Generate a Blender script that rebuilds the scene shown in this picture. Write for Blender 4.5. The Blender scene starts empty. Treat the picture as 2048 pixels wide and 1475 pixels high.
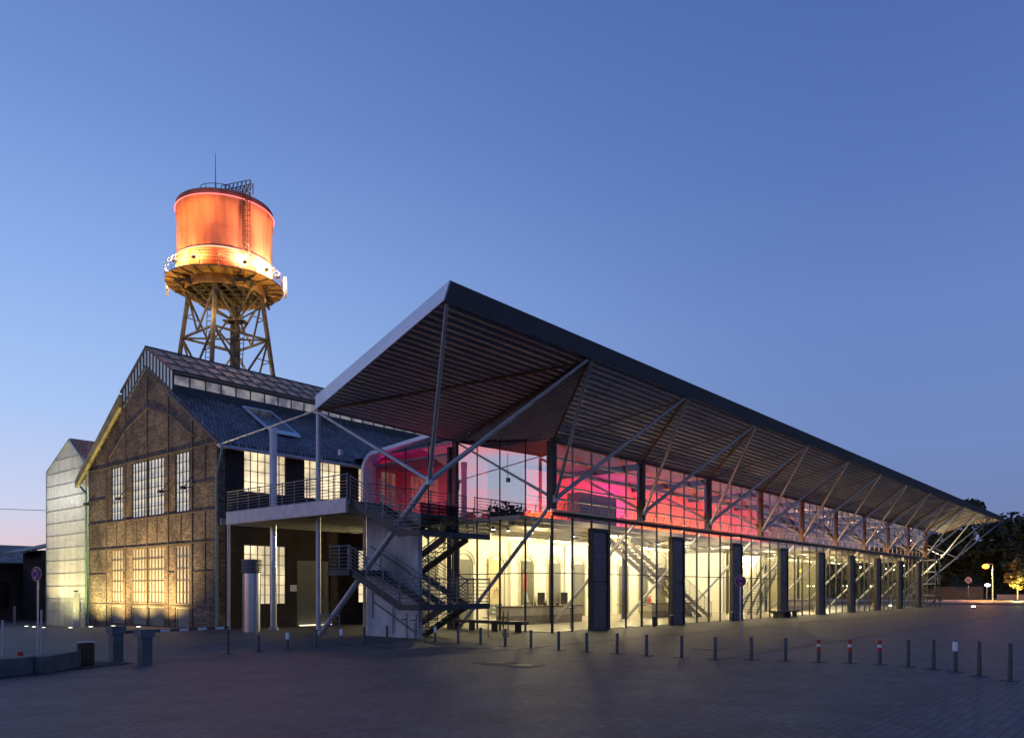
import bpy, math, random
from mathutils import Vector, Matrix
random.seed(7)
R = math.radians
S = bpy.context.scene
# ------------------------------------------------------------------ camera
TH = R(40.17)
cam_d = bpy.data.cameras.new('camera'); cam = bpy.data.objects.new('camera', cam_d)
S.collection.objects.link(cam); S.camera = cam
cam.location = (0, 0, 2.0); cam.rotation_euler = (R(90), 0, TH - R(90))
cam_d.sensor_width = 36; cam_d.lens = 1565 / 2048 * 36
cam_d.shift_y = (1178 - 737.5) / 2048
cam_d.clip_start = 0.1; cam_d.clip_end = 3000
# ------------------------------------------------------------------ world
W = bpy.data.worlds.new('World'); S.world = W; W.use_nodes = True
nt = W.node_tree; nt.nodes.clear()
def nd(t, **k):
    n = nt.nodes.new(t)
    for a, b in k.items(): setattr(n, a, b)
    return n
tc = nd('ShaderNodeTexCoord'); sep = nd('ShaderNodeSeparateXYZ')
nt.links.new(tc.outputs['Generated'], sep.inputs[0])
def ramp(stops):
    r = nd('ShaderNodeValToRGB'); e = r.color_ramp.elements
    while len(e) > 1: e.remove(e[-1])
    e[0].position = stops[0][0]; e[0].color = (*stops[0][1], 1)
    for p, c in stops[1:]:
        q = e.new(p); q.color = (*c, 1)
    nt.links.new(sep.outputs['Z'], r.inputs[0]); return r
warm = ramp([(0, (.80, .52, .42)), (.035, (.80, .60, .62)), (.09, (.62, .66, .86)), (.2, (.41, .58, .93)), (.34, (.28, .45, .85)), (.5, (.165, .29, .66)), (.75, (.07, .14, .42)), (1, (.05, .10, .32))])
cold = ramp([(0, (.19, .22, .40)), (.06, (.17, .225, .43)), (.16, (.165, .25, .52)), (.3, (.142, .235, .54)), (.45, (.10, .18, .47)), (.7, (.055, .115, .35)), (1, (.04, .09, .28))])
dot = nd('ShaderNodeVectorMath', operation='DOT_PRODUCT')
nt.links.new(tc.outputs['Generated'], dot.inputs[0])
SAZ = R(118)
dot.inputs[1].default_value = (math.cos(SAZ), math.sin(SAZ), 0)
mr = nd('ShaderNodeMapRange', interpolation_type='SMOOTHSTEP')
mr.inputs['From Min'].default_value = -.25; mr.inputs['From Max'].default_value = .80
nt.links.new(dot.outputs['Value'], mr.inputs['Value'])
mix = nd('ShaderNodeMix', data_type='RGBA')
nt.links.new(mr.outputs[0], mix.inputs[0]); nt.links.new(cold.outputs[0], mix.inputs[6]); nt.links.new(warm.outputs[0], mix.inputs[7])
# thin pink evening cloud streaks low in the west
mp = nd('ShaderNodeMapping'); mp.inputs['Scale'].default_value = (1.5, 1.5, 9)
nz = nd('ShaderNodeTexNoise'); nz.inputs['Scale'].default_value = 1.6; nz.inputs['Detail'].default_value = 3
nt.links.new(tc.outputs['Generated'], mp.inputs[0]); nt.links.new(mp.outputs[0], nz.inputs[0])
cr = nd('ShaderNodeMapRange'); cr.inputs['From Min'].default_value = .5; cr.inputs['From Max'].default_value = .68
nt.links.new(nz.outputs[0], cr.inputs['Value'])
az2 = nd('ShaderNodeVectorMath', operation='DOT_PRODUCT'); nt.links.new(tc.outputs['Generated'], az2.inputs[0])
az2.inputs[1].default_value = (math.cos(R(150)), math.sin(R(150)), 0)
azr = nd('ShaderNodeMapRange', interpolation_type='SMOOTHSTEP'); azr.inputs['From Min'].default_value = .55; azr.inputs['From Max'].default_value = .95
nt.links.new(az2.outputs['Value'], azr.inputs['Value'])
lo = nd('ShaderNodeMapRange', interpolation_type='SMOOTHSTEP'); lo.inputs['From Min'].default_value = .42; lo.inputs['From Max'].default_value = .1
nt.links.new(sep.outputs['Z'], lo.inputs['Value'])
m1 = nd('ShaderNodeMath', operation='MULTIPLY'); m2 = nd('ShaderNodeMath', operation='MULTIPLY')
nt.links.new(cr.outputs[0], m1.inputs[0]); nt.links.new(azr.outputs[0], m1.inputs[1])
nt.links.new(m1.outputs[0], m2.inputs[0]); nt.links.new(lo.outputs[0], m2.inputs[1])
mix2 = nd('ShaderNodeMix', data_type='RGBA'); mix2.inputs[7].default_value = (1.6, .28, .25, 1)
nt.links.new(m2.outputs[0], mix2.inputs[0]); nt.links.new(mix.outputs[2], mix2.inputs[6])
bg = nd('ShaderNodeBackground'); out = nd('ShaderNodeOutputWorld')
nt.links.new(mix2.outputs[2], bg.inputs[0]); bg.inputs[1].default_value = 1.0
nt.links.new(bg.outputs[0], out.inputs[0])
# ------------------------------------------------------------------ faint after-glow sun
sl = bpy.data.lights.new('sun', 'SUN'); sl.energy = .10; sl.angle = R(50); sl.color = (.9, .8, .85)
so = bpy.data.objects.new('sun', sl); S.collection.objects.link(so)
so.rotation_euler = Vector((math.cos(SAZ + R(30)), math.sin(SAZ + R(30)), .12)).to_track_quat('Z', 'Y').to_euler()
# ------------------------------------------------------------------ exposure
S.view_settings.view_transform = 'Standard'; S.view_settings.look = 'None'
S.view_settings.exposure = 0; S.view_settings.gamma = 1
S.cycles.max_bounces = 8; S.cycles.diffuse_bounces = 3; S.cycles.glossy_bounces = 4
S.cycles.transparent_max_bounces = 24; S.cycles.transmission_bounces = 4
S.cycles.use_denoising = True; S.cycles.sample_clamp_indirect = 4; S.cycles.sample_clamp_direct = 0
S.cycles.caustics_reflective = False; S.cycles.caustics_refractive = False

# ================================================================== helpers
C = S.collection
ORG = {}
class MB:
    def __init__(s): s.v = []; s.f = []; s.sm = []
    def add(s, vs, fs, smooth=False):
        b = len(s.v); s.v += [tuple(p) for p in vs]
        for f in fs: s.f.append([i + b for i in f]); s.sm.append(smooth)
        return s
    def box(s, x0, x1, y0, y1, z0, z1):
        return s.add([(x0,y0,z0),(x1,y0,z0),(x1,y1,z0),(x0,y1,z0),(x0,y0,z1),(x1,y0,z1),(x1,y1,z1),(x0,y1,z1)],
                     [(0,3,2,1),(4,5,6,7),(0,1,5,4),(1,2,6,5),(2,3,7,6),(3,0,4,7)])
    def beam(s, p, q, w, h=None, up=(0,0,1)):
        p = Vector(p); q = Vector(q); h = h or w; d = (q-p).normalized(); u = Vector(up)
        if abs(d.dot(u)) > .98: u = Vector((0,1,0))
        a = d.cross(u).normalized()*w/2; b = a.cross(d).normalized()*h/2
        return s.add([p-a-b,p+a-b,p+a+b,p-a+b,q-a-b,q+a-b,q+a+b,q-a+b],
                     [(0,1,2,3),(7,6,5,4),(0,4,5,1),(1,5,6,2),(2,6,7,3),(3,7,4,0)])
    def tube(s, p, q, r, r2=None, n=10, cap=True):
        p = Vector(p); q = Vector(q); r2 = r if r2 is None else r2; d = (q-p).normalized()
        u = Vector((0,0,1)) if abs(d.z) < .95 else Vector((1,0,0))
        a = d.cross(u).normalized(); b = d.cross(a)
        vs = []
        for c, rr in ((p,r),(q,r2)):
            vs += [c + a*rr*math.cos(2*math.pi*i/n) + b*rr*math.sin(2*math.pi*i/n) for i in range(n)]
        s.add(vs, [(i,(i+1)%n,n+(i+1)%n,n+i) for i in range(n)], True)
        if cap:
            s.add(vs[:n], [tuple(range(n))[::-1]]); s.add(vs[n:], [tuple(range(n))])
        return s
    def path(s, pts, r, n=6):
        for a, b in zip(pts, pts[1:]): s.tube(a, b, r, n=n)
        return s
    def lathe(s, c, prof, n=48, smooth=True):
        vs = [(c[0]+r*math.cos(2*math.pi*i/n), c[1]+r*math.sin(2*math.pi*i/n), c[2]+z) for r, z in prof for i in range(n)]
        fs = [(k*n+i, k*n+(i+1)%n, (k+1)*n+(i+1)%n, (k+1)*n+i) for k in range(len(prof)-1) for i in range(n)]
        return s.add(vs, fs, smooth)
    def poly(s, pts): return s.add(pts, [tuple(range(len(pts)))])
    def slab(s, pts, t):           # polygon thickened along vector t
        n = len(pts); t = Vector(t); vs = [Vector(p) for p in pts]; vs += [v+t for v in vs]
        return s.add(vs, [tuple(range(n))[::-1], tuple(range(n,2*n))] + [(i,(i+1)%n,n+(i+1)%n,n+i) for i in range(n)])
    def wall(s, o, u, w, h, holes, t):   # o corner, u unit horizontal dir, t thickness vector, holes (u0,u1,z0,z1)
        o = Vector(o); u = Vector(u); t = Vector(t); U = sorted({0,w,*[a for q in holes for a in q[:2]]}); Z = sorted({0,h,*[a for q in holes for a in q[2:]]})
        U = [a for a in U if 0 <= a <= w]; Z = [a for a in Z if 0 <= a <= h]
        P = lambda a, z: o + u*a + Vector((0,0,z))
        def solid(i, j):
            if i < 0 or j < 0 or i >= len(U)-1 or j >= len(Z)-1: return False
            a = (U[i]+U[i+1])/2; z = (Z[j]+Z[j+1])/2
            return not any(q[0] < a < q[1] and q[2] < z < q[3] for q in holes)
        for i in range(len(U)-1):
            for j in range(len(Z)-1):
                if not solid(i, j): continue
                q = [P(U[i],Z[j]), P(U[i+1],Z[j]), P(U[i+1],Z[j+1]), P(U[i],Z[j+1])]
                s.add(q, [(0,1,2,3)]); s.add([p+t for p in q], [(3,2,1,0)])
                for (di, dj, a, b) in ((0,-1,0,1),(1,0,1,2),(0,1,2,3),(-1,0,3,0)):
                    if not solid(i+di, j+dj): s.add([q[a], q[b], q[b]+t, q[a]+t], [(0,1,2,3)])
        return s
    def build(s, name, mat, parent=None, loc=None, fix=True):
        if parent is not None: org = ORG[parent.name]
        else: org = Vector(loc or (0,0,0))
        me = bpy.data.meshes.new(name)
        me.from_pydata([(x-org[0], y-org[1], z-org[2]) for x, y, z in s.v], [], s.f)
        me.polygons.foreach_set('use_smooth', s.sm)
        me.materials.append(mat); me.update()
        if fix:
            import bmesh
            bm = bmesh.new(); bm.from_mesh(me); bmesh.ops.recalc_face_normals(bm, faces=bm.faces); bm.to_mesh(me); bm.free()
        o = bpy.data.objects.new(name, me); C.objects.link(o)
        if parent is None: o.location = org
        else: o.parent = parent
        ORG[o.name] = org
        return o
def tag(o, label=None, cat=None, group=None, kind=None):
    if label: o['label'] = label
    if cat: o['category'] = cat
    if group: o['group'] = group
    if kind: o['kind'] = kind
    return o
def thing(name, label, cat, loc=(0,0,0), group=None):
    o = bpy.data.objects.new(name, None); C.objects.link(o); o.location = loc; o.empty_display_size = .3
    ORG[o.name] = Vector(loc)
    return tag(o, label, cat, group)
def copy_tree(o, parent=None):
    c = o.copy(); C.objects.link(c); c.parent = parent
    for ch in list(o.children): copy_tree(ch, c)
    return c
def lamp(name, parent, loc, power, color, radius=.1, kind='POINT', to=None, size=None, spot=None):
    l = bpy.data.lights.new(name, kind); l.energy = power; l.color = color
    if kind == 'AREA':
        l.shape = 'RECTANGLE'; l.size, l.size_y = size
    else: l.shadow_soft_size = radius
    if kind == 'SPOT': l.spot_size = R(spot or 100); l.spot_blend = .9
    o = bpy.data.objects.new(name, l); C.objects.link(o)
    org = ORG[parent.name] if parent else Vector((0,0,0))
    o.location = Vector(loc) - org; o.parent = parent
    if to is not None: o.rotation_euler = (Vector(loc)-Vector(to)).to_track_quat('Z', 'Y').to_euler()
    return o
# ================================================================== materials
def mat(name, col, rough=.6, metal=0, var=.15, scale=3, bump=0, emis=None, es=0, spec=.5, stretch=None):
    m = bpy.data.materials.new(name); m.use_nodes = True; t = m.node_tree; b = t.nodes['Principled BSDF']
    b.inputs['Roughness'].default_value = rough; b.inputs['Metallic'].default_value = metal
    b.inputs['Specular IOR Level'].default_value = spec
    if emis: b.inputs['Emission Color'].default_value = (*emis, 1); b.inputs['Emission Strength'].default_value = es
    tcn = t.nodes.new('ShaderNodeTexCoord'); n = t.nodes.new('ShaderNodeTexNoise'); n.inputs['Scale'].default_value = scale; n.inputs['Detail'].default_value = 5
    src = tcn.outputs['Object']
    if stretch:
        mpn = t.nodes.new('ShaderNodeMapping'); mpn.inputs['Scale'].default_value = stretch
        t.links.new(src, mpn.inputs[0]); src = mpn.outputs[0]
    t.links.new(src, n.inputs['Vector'])
    r = t.nodes.new('ShaderNodeValToRGB'); r.color_ramp.elements[0].position = .3; r.color_ramp.elements[1].position = .7
    r.color_ramp.elements[0].color = (*[c*(1-var) for c in col], 1); r.color_ramp.elements[1].color = (*[min(1, c*(1+var)) for c in col], 1)
    t.links.new(n.outputs['Fac'], r.inputs[0]); t.links.new(r.outputs[0], b.inputs['Base Color'])
    if bump:
        bp = t.nodes.new('ShaderNodeBump'); bp.inputs['Strength'].default_value = bump; bp.inputs['Distance'].default_value = .02
        t.links.new(n.outputs['Fac'], bp.inputs['Height']); t.links.new(bp.outputs[0], b.inputs['Normal'])
    return m
def brickmat(name, c1, c2, mortar, bw=.26, bh=.078, ms=.012, mode='wall', bump=.4, rough=.85, dirt=.5):
    m = bpy.data.materials.new(name); m.use_nodes = True; t = m.node_tree; b = t.nodes['Principled BSDF']; b.inputs['Roughness'].default_value = rough
    g = t.nodes.new('ShaderNodeNewGeometry'); sp = t.nodes.new('ShaderNodeSeparateXYZ'); cb = t.nodes.new('ShaderNodeCombineXYZ')
    t.links.new(g.outputs['Position'], sp.inputs[0])
    if mode == 'wall':
        ad = t.nodes.new('ShaderNodeMath'); t.links.new(sp.outputs[0], ad.inputs[0]); t.links.new(sp.outputs[1], ad.inputs[1])
        t.links.new(ad.outputs[0], cb.inputs[0]); t.links.new(sp.outputs[2], cb.inputs[1])
    else: t.links.new(sp.outputs[0], cb.inputs[0]); t.links.new(sp.outputs[1], cb.inputs[1])
    k = t.nodes.new('ShaderNodeTexBrick'); k.inputs['Scale'].default_value = 1
    k.inputs['Brick Width'].default_value = bw; k.inputs['Row Height'].default_value = bh; k.inputs['Mortar Size'].default_value = ms
    k.inputs['Color1'].default_value = (*c1, 1); k.inputs['Color2'].default_value = (*c2, 1); k.inputs['Mortar'].default_value = (*mortar, 1)
    t.links.new(cb.outputs[0], k.inputs['Vector'])
    n = t.nodes.new('ShaderNodeTexNoise'); n.inputs['Scale'].default_value = .7; n.inputs['Detail'].default_value = 8; n.inputs['Roughness'].default_value = .65
    t.links.new(g.outputs['Position'], n.inputs['Vector'])
    mrn = t.nodes.new('ShaderNodeMapRange'); mrn.inputs['From Min'].default_value = .3; mrn.inputs['From Max'].default_value = .7
    mrn.inputs['To Min'].default_value = 1-dirt; mrn.inputs['To Max'].default_value = 1+dirt*.6
    t.links.new(n.outputs['Fac'], mrn.inputs['Value'])
    mx = t.nodes.new('ShaderNodeVectorMath'); mx.operation = 'SCALE'
    t.links.new(k.outputs['Color'], mx.inputs[0]); t.links.new(mrn.outputs[0], mx.inputs['Scale']); t.links.new(mx.outputs[0], b.inputs['Base Color'])
    bp = t.nodes.new('ShaderNodeBump'); bp.inputs['Strength'].default_value = bump; bp.inputs['Distance'].default_value = .02; bp.invert = True
    t.links.new(k.outputs['Fac'], bp.inputs['Height']); t.links.new(bp.outputs[0], b.inputs['Normal'])
    return m
def glassmat(name, refl=.12, tint=(1,1,1), fres=True, rough=.0):
    m = bpy.data.materials.new(name); m.use_nodes = True; t = m.node_tree; t.nodes.clear()
    o = t.nodes.new('ShaderNodeOutputMaterial'); mx = t.nodes.new('ShaderNodeMixShader'); tr = t.nodes.new('ShaderNodeBsdfTransparent'); gl = t.nodes.new('ShaderNodeBsdfGlossy')
    tr.inputs[0].default_value = (*tint, 1); gl.inputs['Roughness'].default_value = rough
    if fres:
        lw = t.nodes.new('ShaderNodeLayerWeight'); lw.inputs['Blend'].default_value = .5
        pw = t.nodes.new('ShaderNodeMath'); pw.operation = 'POWER'; pw.inputs[1].default_value = 3.0
        t.links.new(lw.outputs['Facing'], pw.inputs[0])
        mr_ = t.nodes.new('ShaderNodeMapRange'); mr_.inputs['To Min'].default_value = refl; mr_.inputs['To Max'].default_value = 1
        t.links.new(pw.outputs[0], mr_.inputs['Value']); t.links.new(mr_.outputs[0], mx.inputs[0])
    else: mx.inputs[0].default_value = refl
    t.links.new(tr.outputs[0], mx.inputs[1]); t.links.new(gl.outputs[0], mx.inputs[2]); t.links.new(mx.outputs[0], o.inputs[0])
    return m
def frosted(name, col, e, es, scale=1.2, lo=.55):   # patchy window glass with its glow put into the emission
    m = mat(name, col, .35, 0, .1, scale)
    t = m.node_tree; b = t.nodes['Principled BSDF']
    g = t.nodes.new('ShaderNodeNewGeometry'); n = t.nodes.new('ShaderNodeTexNoise'); n.inputs['Scale'].default_value = scale; n.inputs['Detail'].default_value = 3
    t.links.new(g.outputs['Position'], n.inputs['Vector'])
    r = t.nodes.new('ShaderNodeValToRGB'); r.color_ramp.elements[0].position = .35; r.color_ramp.elements[1].position = .62
    r.color_ramp.elements[0].color = (*[c*lo for c in e], 1); r.color_ramp.elements[1].color = (*e, 1)
    t.links.new(n.outputs['Fac'], r.inputs[0]); t.links.new(r.outputs[0], b.inputs['Emission Color']); b.inputs['Emission Strength'].default_value = es
    return m
def emit(name, col, s):
    m = bpy.data.materials.new(name); m.use_nodes = True; t = m.node_tree; t.nodes.clear()
    o = t.nodes.new('ShaderNodeOutputMaterial'); e = t.nodes.new('ShaderNodeEmission'); e.inputs[0].default_value = (*col, 1); e.inputs[1].default_value = s
    t.links.new(e.outputs[0], o.inputs[0]); return m
M = {}
M['pave'] = brickmat('paving', (.062,.060,.070), (.100,.094,.104), (.036,.036,.042), .30, .15, .014, 'floor', .5, .66, .42)
M['brick'] = brickmat('dark_brick', (.12,.085,.06), (.36,.25,.165), (.08,.07,.055), dirt=.75)
M['dbrick'] = brickmat('darker_brick', (.04,.028,.022), (.06,.04,.03), (.02,.018,.016), dirt=.4)  # darker brick for the side walls and the sheds
M['pbrick'] = brickmat('panel_tile', (.14,.09,.085), (.165,.11,.10), (.055,.045,.045), .55, .32, .015, bump=.3, rough=.35, dirt=.2)
M['steel'] = mat('painted_steel', (.44,.46,.50), .42, .35, .12, 2)
M['dsteel'] = mat('dark_steel', (.05,.052,.058), .5, .4, .2, 2)
M['rail'] = mat('railing_steel', (.17,.19,.22), .4, .6, .1, 2)
M['stain'] = mat('stainless_steel', (.55,.57,.60), .24, 1, .06, 1, stretch=(1,1,.1))
M['fascia'] = mat('sky_lit_metal', (.64,.74,.86), .42, .2, .06, .6)  # bright sky on the end fascia put into the blue colour
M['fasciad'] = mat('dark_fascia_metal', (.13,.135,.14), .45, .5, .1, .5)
M['deck'] = mat('soffit_sheet', (.46,.455,.46), .5, .15, .12, .8)
M['white'] = mat('white_plaster', (.74,.72,.66), .8, 0, .05, .8)
M['wpaint'] = mat('white_paint', (.72,.73,.75), .5, 0, .05, 2)
M['conc'] = mat('concrete', (.48,.51,.55), .8, 0, .3, 1.4, .3, stretch=(1,1,.35))
M['blk'] = mat('rough_concrete', (.10,.105,.11), .85, 0, .3, 3, .4)
M['floor'] = mat('polished_floor', (.46,.43,.36), .25, 0, .08, .8)
M['ceil'] = mat('ceiling_panel', (.42,.40,.34), .7, 0, .06, 1)
M['wood'] = mat('dark_wood', (.10,.05,.025), .5, 0, .3, 4, stretch=(1,1,6))
M['door'] = mat('grey_door', (.10,.10,.085), .5, 0, .1, 2)
M['slate'] = brickmat('roof_tile', (.07,.075,.085), (.24,.245,.26), (.02,.022,.028), .22, .24, .03, 'floor', 1.0, .5, .6)
M['warmlit'] = mat('warm_lit_metal', (.62,.45,.24), .4, .4)  # warm light on the rods and ledge put into the colour
M['warmbrown'] = mat('warm_brown_steel', (.23,.12,.055), .7, .2, .45, 2.5, .2)  # brown steel; on far columns and eaves the brown carries warm light
M['tank'] = mat('weathered_tank_steel', (.60,.20,.11), .75, 0, .5, .9, .25, stretch=(1,1,.16))
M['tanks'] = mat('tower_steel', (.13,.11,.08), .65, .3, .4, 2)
M['goldlit'] = mat('gold_lit_underside', (.42,.24,.08), .6, .2, .4, 1.5)  # yellow light under the gallery put into the steel colour
M['neon'] = emit('pink_neon', (1,.20,.20), 2.6)
M['flood'] = emit('floodlight_lens', (1,.75,.45), 14)
M['lampw'] = emit('ceiling_lamp_glow', (1,.93,.72), 14)
M['upl'] = emit('ground_light_glow', (1,.96,.75), 9)
M['strip'] = emit('door_gap_emission', (1,.86,.55), 2.0)
M['orange'] = emit('sodium_lamp_glow', (1,.27,.03), 8)
M['glass'] = glassmat('clear_glass', .06, (.93,.95,.92))
M['cglass'] = glassmat('coated_glass', .60, (.80,.72,.78))
M['uglass'] = glassmat('upper_glass', .05, (.93,.9,.92))
M['winw'] = frosted('lit_window_glass', (.5,.48,.42), (1,.80,.48), 1.35, .7, .38)
M['winc'] = frosted('pale_window_glass', (.62,.62,.60), (.95,.90,.76), .58, 2.4, .6)
M['winy'] = frosted('frosted_window_glass', (.40,.36,.29), (1,.84,.58), .24, 1.6, .7)  # outside floodlight on the lower gable panes put in as emission
M['sky_gl'] = mat('skylight_glass', (.17,.165,.17), .6, 0, .3, .8, emis=(.4,.36,.33), es=.08, spec=.25)
M['sky_w'] = frosted('skylight_side_glass', (.45,.43,.42), (.95,.82,.70), .26, 1.6, .25)
M['tanf'] = mat('tan_window_bar', (.22,.17,.11), .6)
M['trim'] = mat('arch_trim_paint', (.52,.48,.38), .8)
M['black'] = mat('black_screen', (.012,.010,.010), .2)
M['red'] = mat('red_paint', (.50,.03,.025), .5)
M['blue'] = mat('blue_sign_face', (.03,.05,.28), .4)
M['signred'] = mat('red_sign_face', (.36,.02,.03), .4)
M['bark'] = mat('bark', (.07,.05,.035), .9, 0, .3, 6, .4)
M['leafd'] = mat('dark_leaves', (.030,.045,.022), .7, 0, .5, .35)
M['leafl'] = mat('lamplit_leaves', (.20,.15,.035), .7, 0, .4, 1.2)  # golden lamplight on the small tree put into its leaf colour
M['grass'] = mat('grass', (.05,.075,.025), .9, 0, .4, .4)
M['asph'] = mat('asphalt', (.05,.05,.052), .7, 0, .2, .5)
M['bottle'] = mat('bottle_glass', (.10,.10,.05), .1)
M['yel'] = mat('yellow_fabric_poster', (.50,.42,.26), .6, 0, .3, 1.2)
M['pink'] = mat('magenta_lit_wall', (.62,.22,.30), .7, 0, .05, 1)  # magenta room light deepened through the wall colour

def poly_clad():
    m = bpy.data.materials.new('polycarbonate_sheet'); m.use_nodes = True; t = m.node_tree; t.nodes.clear()
    o = t.nodes.new('ShaderNodeOutputMaterial'); a = t.nodes.new('ShaderNodeMixShader'); b = t.nodes.new('ShaderNodeMixShader')
    tl = t.nodes.new('ShaderNodeBsdfTranslucent'); tl.inputs[0].default_value = (.9,.9,.82,1)
    df = t.nodes.new('ShaderNodeBsdfPrincipled'); df.inputs['Base Color'].default_value = (.55,.58,.58,1); df.inputs['Roughness'].default_value = .3
    tr = t.nodes.new('ShaderNodeBsdfTransparent'); a.inputs[0].default_value = .42; b.inputs[0].default_value = .22
    g = t.nodes.new('ShaderNodeNewGeometry'); mpn = t.nodes.new('ShaderNodeMapping'); mpn.inputs['Scale'].default_value = (1.4,1.4,.10)
    n = t.nodes.new('ShaderNodeTexNoise'); n.inputs['Scale'].default_value = 1.3; n.inputs['Detail'].default_value = 4
    t.links.new(g.outputs['Position'], mpn.inputs[0]); t.links.new(mpn.outputs[0], n.inputs['Vector'])
    q = t.nodes.new('ShaderNodeMapRange'); q.inputs['From Min'].default_value = .35; q.inputs['From Max'].default_value = .65; q.inputs['To Min'].default_value = .08; q.inputs['To Max'].default_value = .42
    t.links.new(n.outputs['Fac'], q.inputs['Value']); t.links.new(q.outputs[0], b.inputs[0])
    t.links.new(df.outputs[0], a.inputs[1]); t.links.new(tl.outputs[0], a.inputs[2])
    t.links.new(a.outputs[0], b.inputs[1]); t.links.new(tr.outputs[0], b.inputs[2]); t.links.new(b.outputs[0], o.inputs[0])
    return m
M['poly'] = poly_clad()

# ================================================================== ground
def gz(x, y):
    if y < 42: return 0.
    t = min(1, (y-42)/12); return -.42*t*t*(3-2*t)
mb = MB(); xs = [-400,-60,-10,5,12,16,20,25,30,40,60,100,130,200,400,900]; ys = [-400,-60,0,10,20,30,36,42]+[42+1.2*i for i in range(1,11)]+[60,80,150,400,900]
for j, y in enumerate(ys):
    for i, x in enumerate(xs): mb.v.append((x, y, gz(x, y)))
nx = len(xs)
for j in range(len(ys)-1):
    for i in range(nx-1): mb.f.append([j*nx+i, j*nx+i+1, (j+1)*nx+i+1, (j+1)*nx+i]); mb.sm.append(True)
tag(mb.build('ground', M['pave']), kind='structure')
tag(MB().box(21.2, 140, 9.88, 10.05, -.05, .006).build('drain_channel', M['asph']), kind='structure')
tag(MB().box(17, 118, 16.78, 16.86, -.05, .006).build('paving_joint', M['asph']), kind='structure')
# far right: road, verge
tag(MB().poly([(132,60,.01),(148,-40,.01),(170,-60,.01),(168,22,.01),(172,45,.01),(150,60,.01)]).build('road', mat('lamplit_asphalt',(.30,.26,.24),.6)), kind='structure')  # street lamp glow on the road put into its lighter colour
tag(MB().poly([(172,-60,.02),(400,-60,.02),(400,200,.02),(160,200,.02),(168,60,.02),(176,45,.02),(170,22,.02)]).build('grass', M['grass']), kind='stuff')
tag(MB().box(118, 131, -60, 40, -.05, .10).build('pavement', mat('dark_kerb_paving',(.045,.045,.05),.8)), kind='structure')
tag(MB().slab([(3.5,19.35,.004),(9.6,21.45,.004),(9.2,22.9,.004),(2.0,22.2,.004)], (0,0,.01)).build('dark_shadow_strip', mat('shadow_dark_soil',(.03,.028,.024),.95,0,.4,5)), kind='structure')  # shadow strip beneath the blocks put in as dark soil colour

# ================================================================== brick hall
HX, Y0, Y1, EZ, AZ, XE = 20.4, 36.4, 52.0, 9.4, 14.45, 100.0
hall = thing('brick_hall', 'old dark brick industrial hall with steep gable and glazed ridge skylight', 'hall', (HX, Y0, 0))
gw = []   # gable window holes (y0,y1,z0,z1)
for z0, z1 in ((6.1, 9.28), (1.2, 4.33)):
    gw += [(47.2,48.75,z0,z1),(44.10,46.02,z0,z1),(42.1,44.04,z0,z1),(39.35,40.85,z0,z1)]
lv = [(47.2,48.75),(44.25,46.05),(42.1,44.15),(39.35,40.85)]
holes = [(a-Y0,b-Y0,z0+1,z1+1) for a,b,z0,z1 in gw] + [(44.0-Y0,44.15-Y0,z0+1,z1+1) for z0,z1 in ((6.1,9.28),(1.2,4.33))] + [(a-Y0,b-Y0,.98,2.05) for a,b in lv]
mb = MB().wall((HX,Y0,-1), (0,1,0), Y1-Y0, EZ+1, holes, (.36,0,0))
mid = (Y0+Y1)/2
mb.slab([(HX,Y0,EZ),(HX,Y1,EZ),(HX,mid,AZ)], (.36,0,0))
mb.build('gable_wall', M['brick'], hall)
sw = [(21.8,24.35,7.0,9.25),(25.45,28.0,7.0,9.25),(29.2,31.7,7.0,9.25),(21.8,24.35,1.2,4.33),(29.2,30.5,1.2,4.33)]
holes = [(a-HX-.362,b-HX-.362,z0+1,z1+1) for a,b,z0,z1 in sw] + [(25.0-HX-.362,27.2-HX-.362,1.0,4.6)]
MB().wall((HX+.362,Y0,-1),(1,0,0),XE-HX-.362,EZ+1,holes,(0,.36,0)).build('side_wall', M['dbrick'], hall)
MB().box(HX+.362,XE,Y1-.36,Y1,-1,EZ).build('side_wall', M['dbrick'], hall)
# roof slopes
slope = (AZ-EZ)/(mid-Y0); ov = .45
def roofslab(ya, yb, x0, x1, t=.16):
    za = EZ+slope*(ya-Y0) if ya < mid else AZ-slope*(ya-mid)
    zb = EZ+slope*(yb-Y0) if yb <= mid else AZ-slope*(yb-mid)
    return MB().slab([(x0,ya,za+.06),(x1,ya,za+.06),(x1,yb,zb+.06),(x0,yb,zb+.06)], (0,0,t))
# corrugation ribs are real steps on the visible slope
rs = roofslab(Y0-ov, 41.2, HX-.12, XE)
rs.build('roof_slope', M['slate'], hall)
roofslab(47.2, Y1+1.3, HX-.12, XE, .5).build('roof_slope', M['slate'], hall)
MB().slab([(HX-.30,Y1+1.35,EZ-slope*1.35-.05),(HX-.30,47.0,AZ-slope*(47.0-mid)-.02),(HX-.30,47.0,AZ-slope*(47.0-mid)+.75),(HX-.30,Y1+1.35,EZ-slope*1.35+.42)],(.17,0,0)).build('verge_board', mat('yellow_lit_verge',(.30,.26,.12),.7,0,.35,2), hall)  # yellow light along the verge put into the board colour
MB().beam((HX-.15,Y0-ov-.05,EZ-slope*ov+.0),(HX-.15,41.3,EZ+slope*(41.3-Y0)+.0),.07,.16).build('verge_trim', M['dsteel'], hall)
MB().tube((HX-.25,Y0-.5,EZ-.32),(XE,Y0-.5,EZ-.32),.09).build('gutter', M['steel'], hall)
MB().path([(HX-.1,Y0-.5,EZ-.4),(HX-.12,Y0-.45,EZ-.8),(HX-.10,Y0-.02,EZ-1.7),(HX-.10,Y0-.02,.1)],.065,8).build('downpipe', mat('zinc_pipe',(.22,.30,.26),.5,.3), hall)
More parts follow.
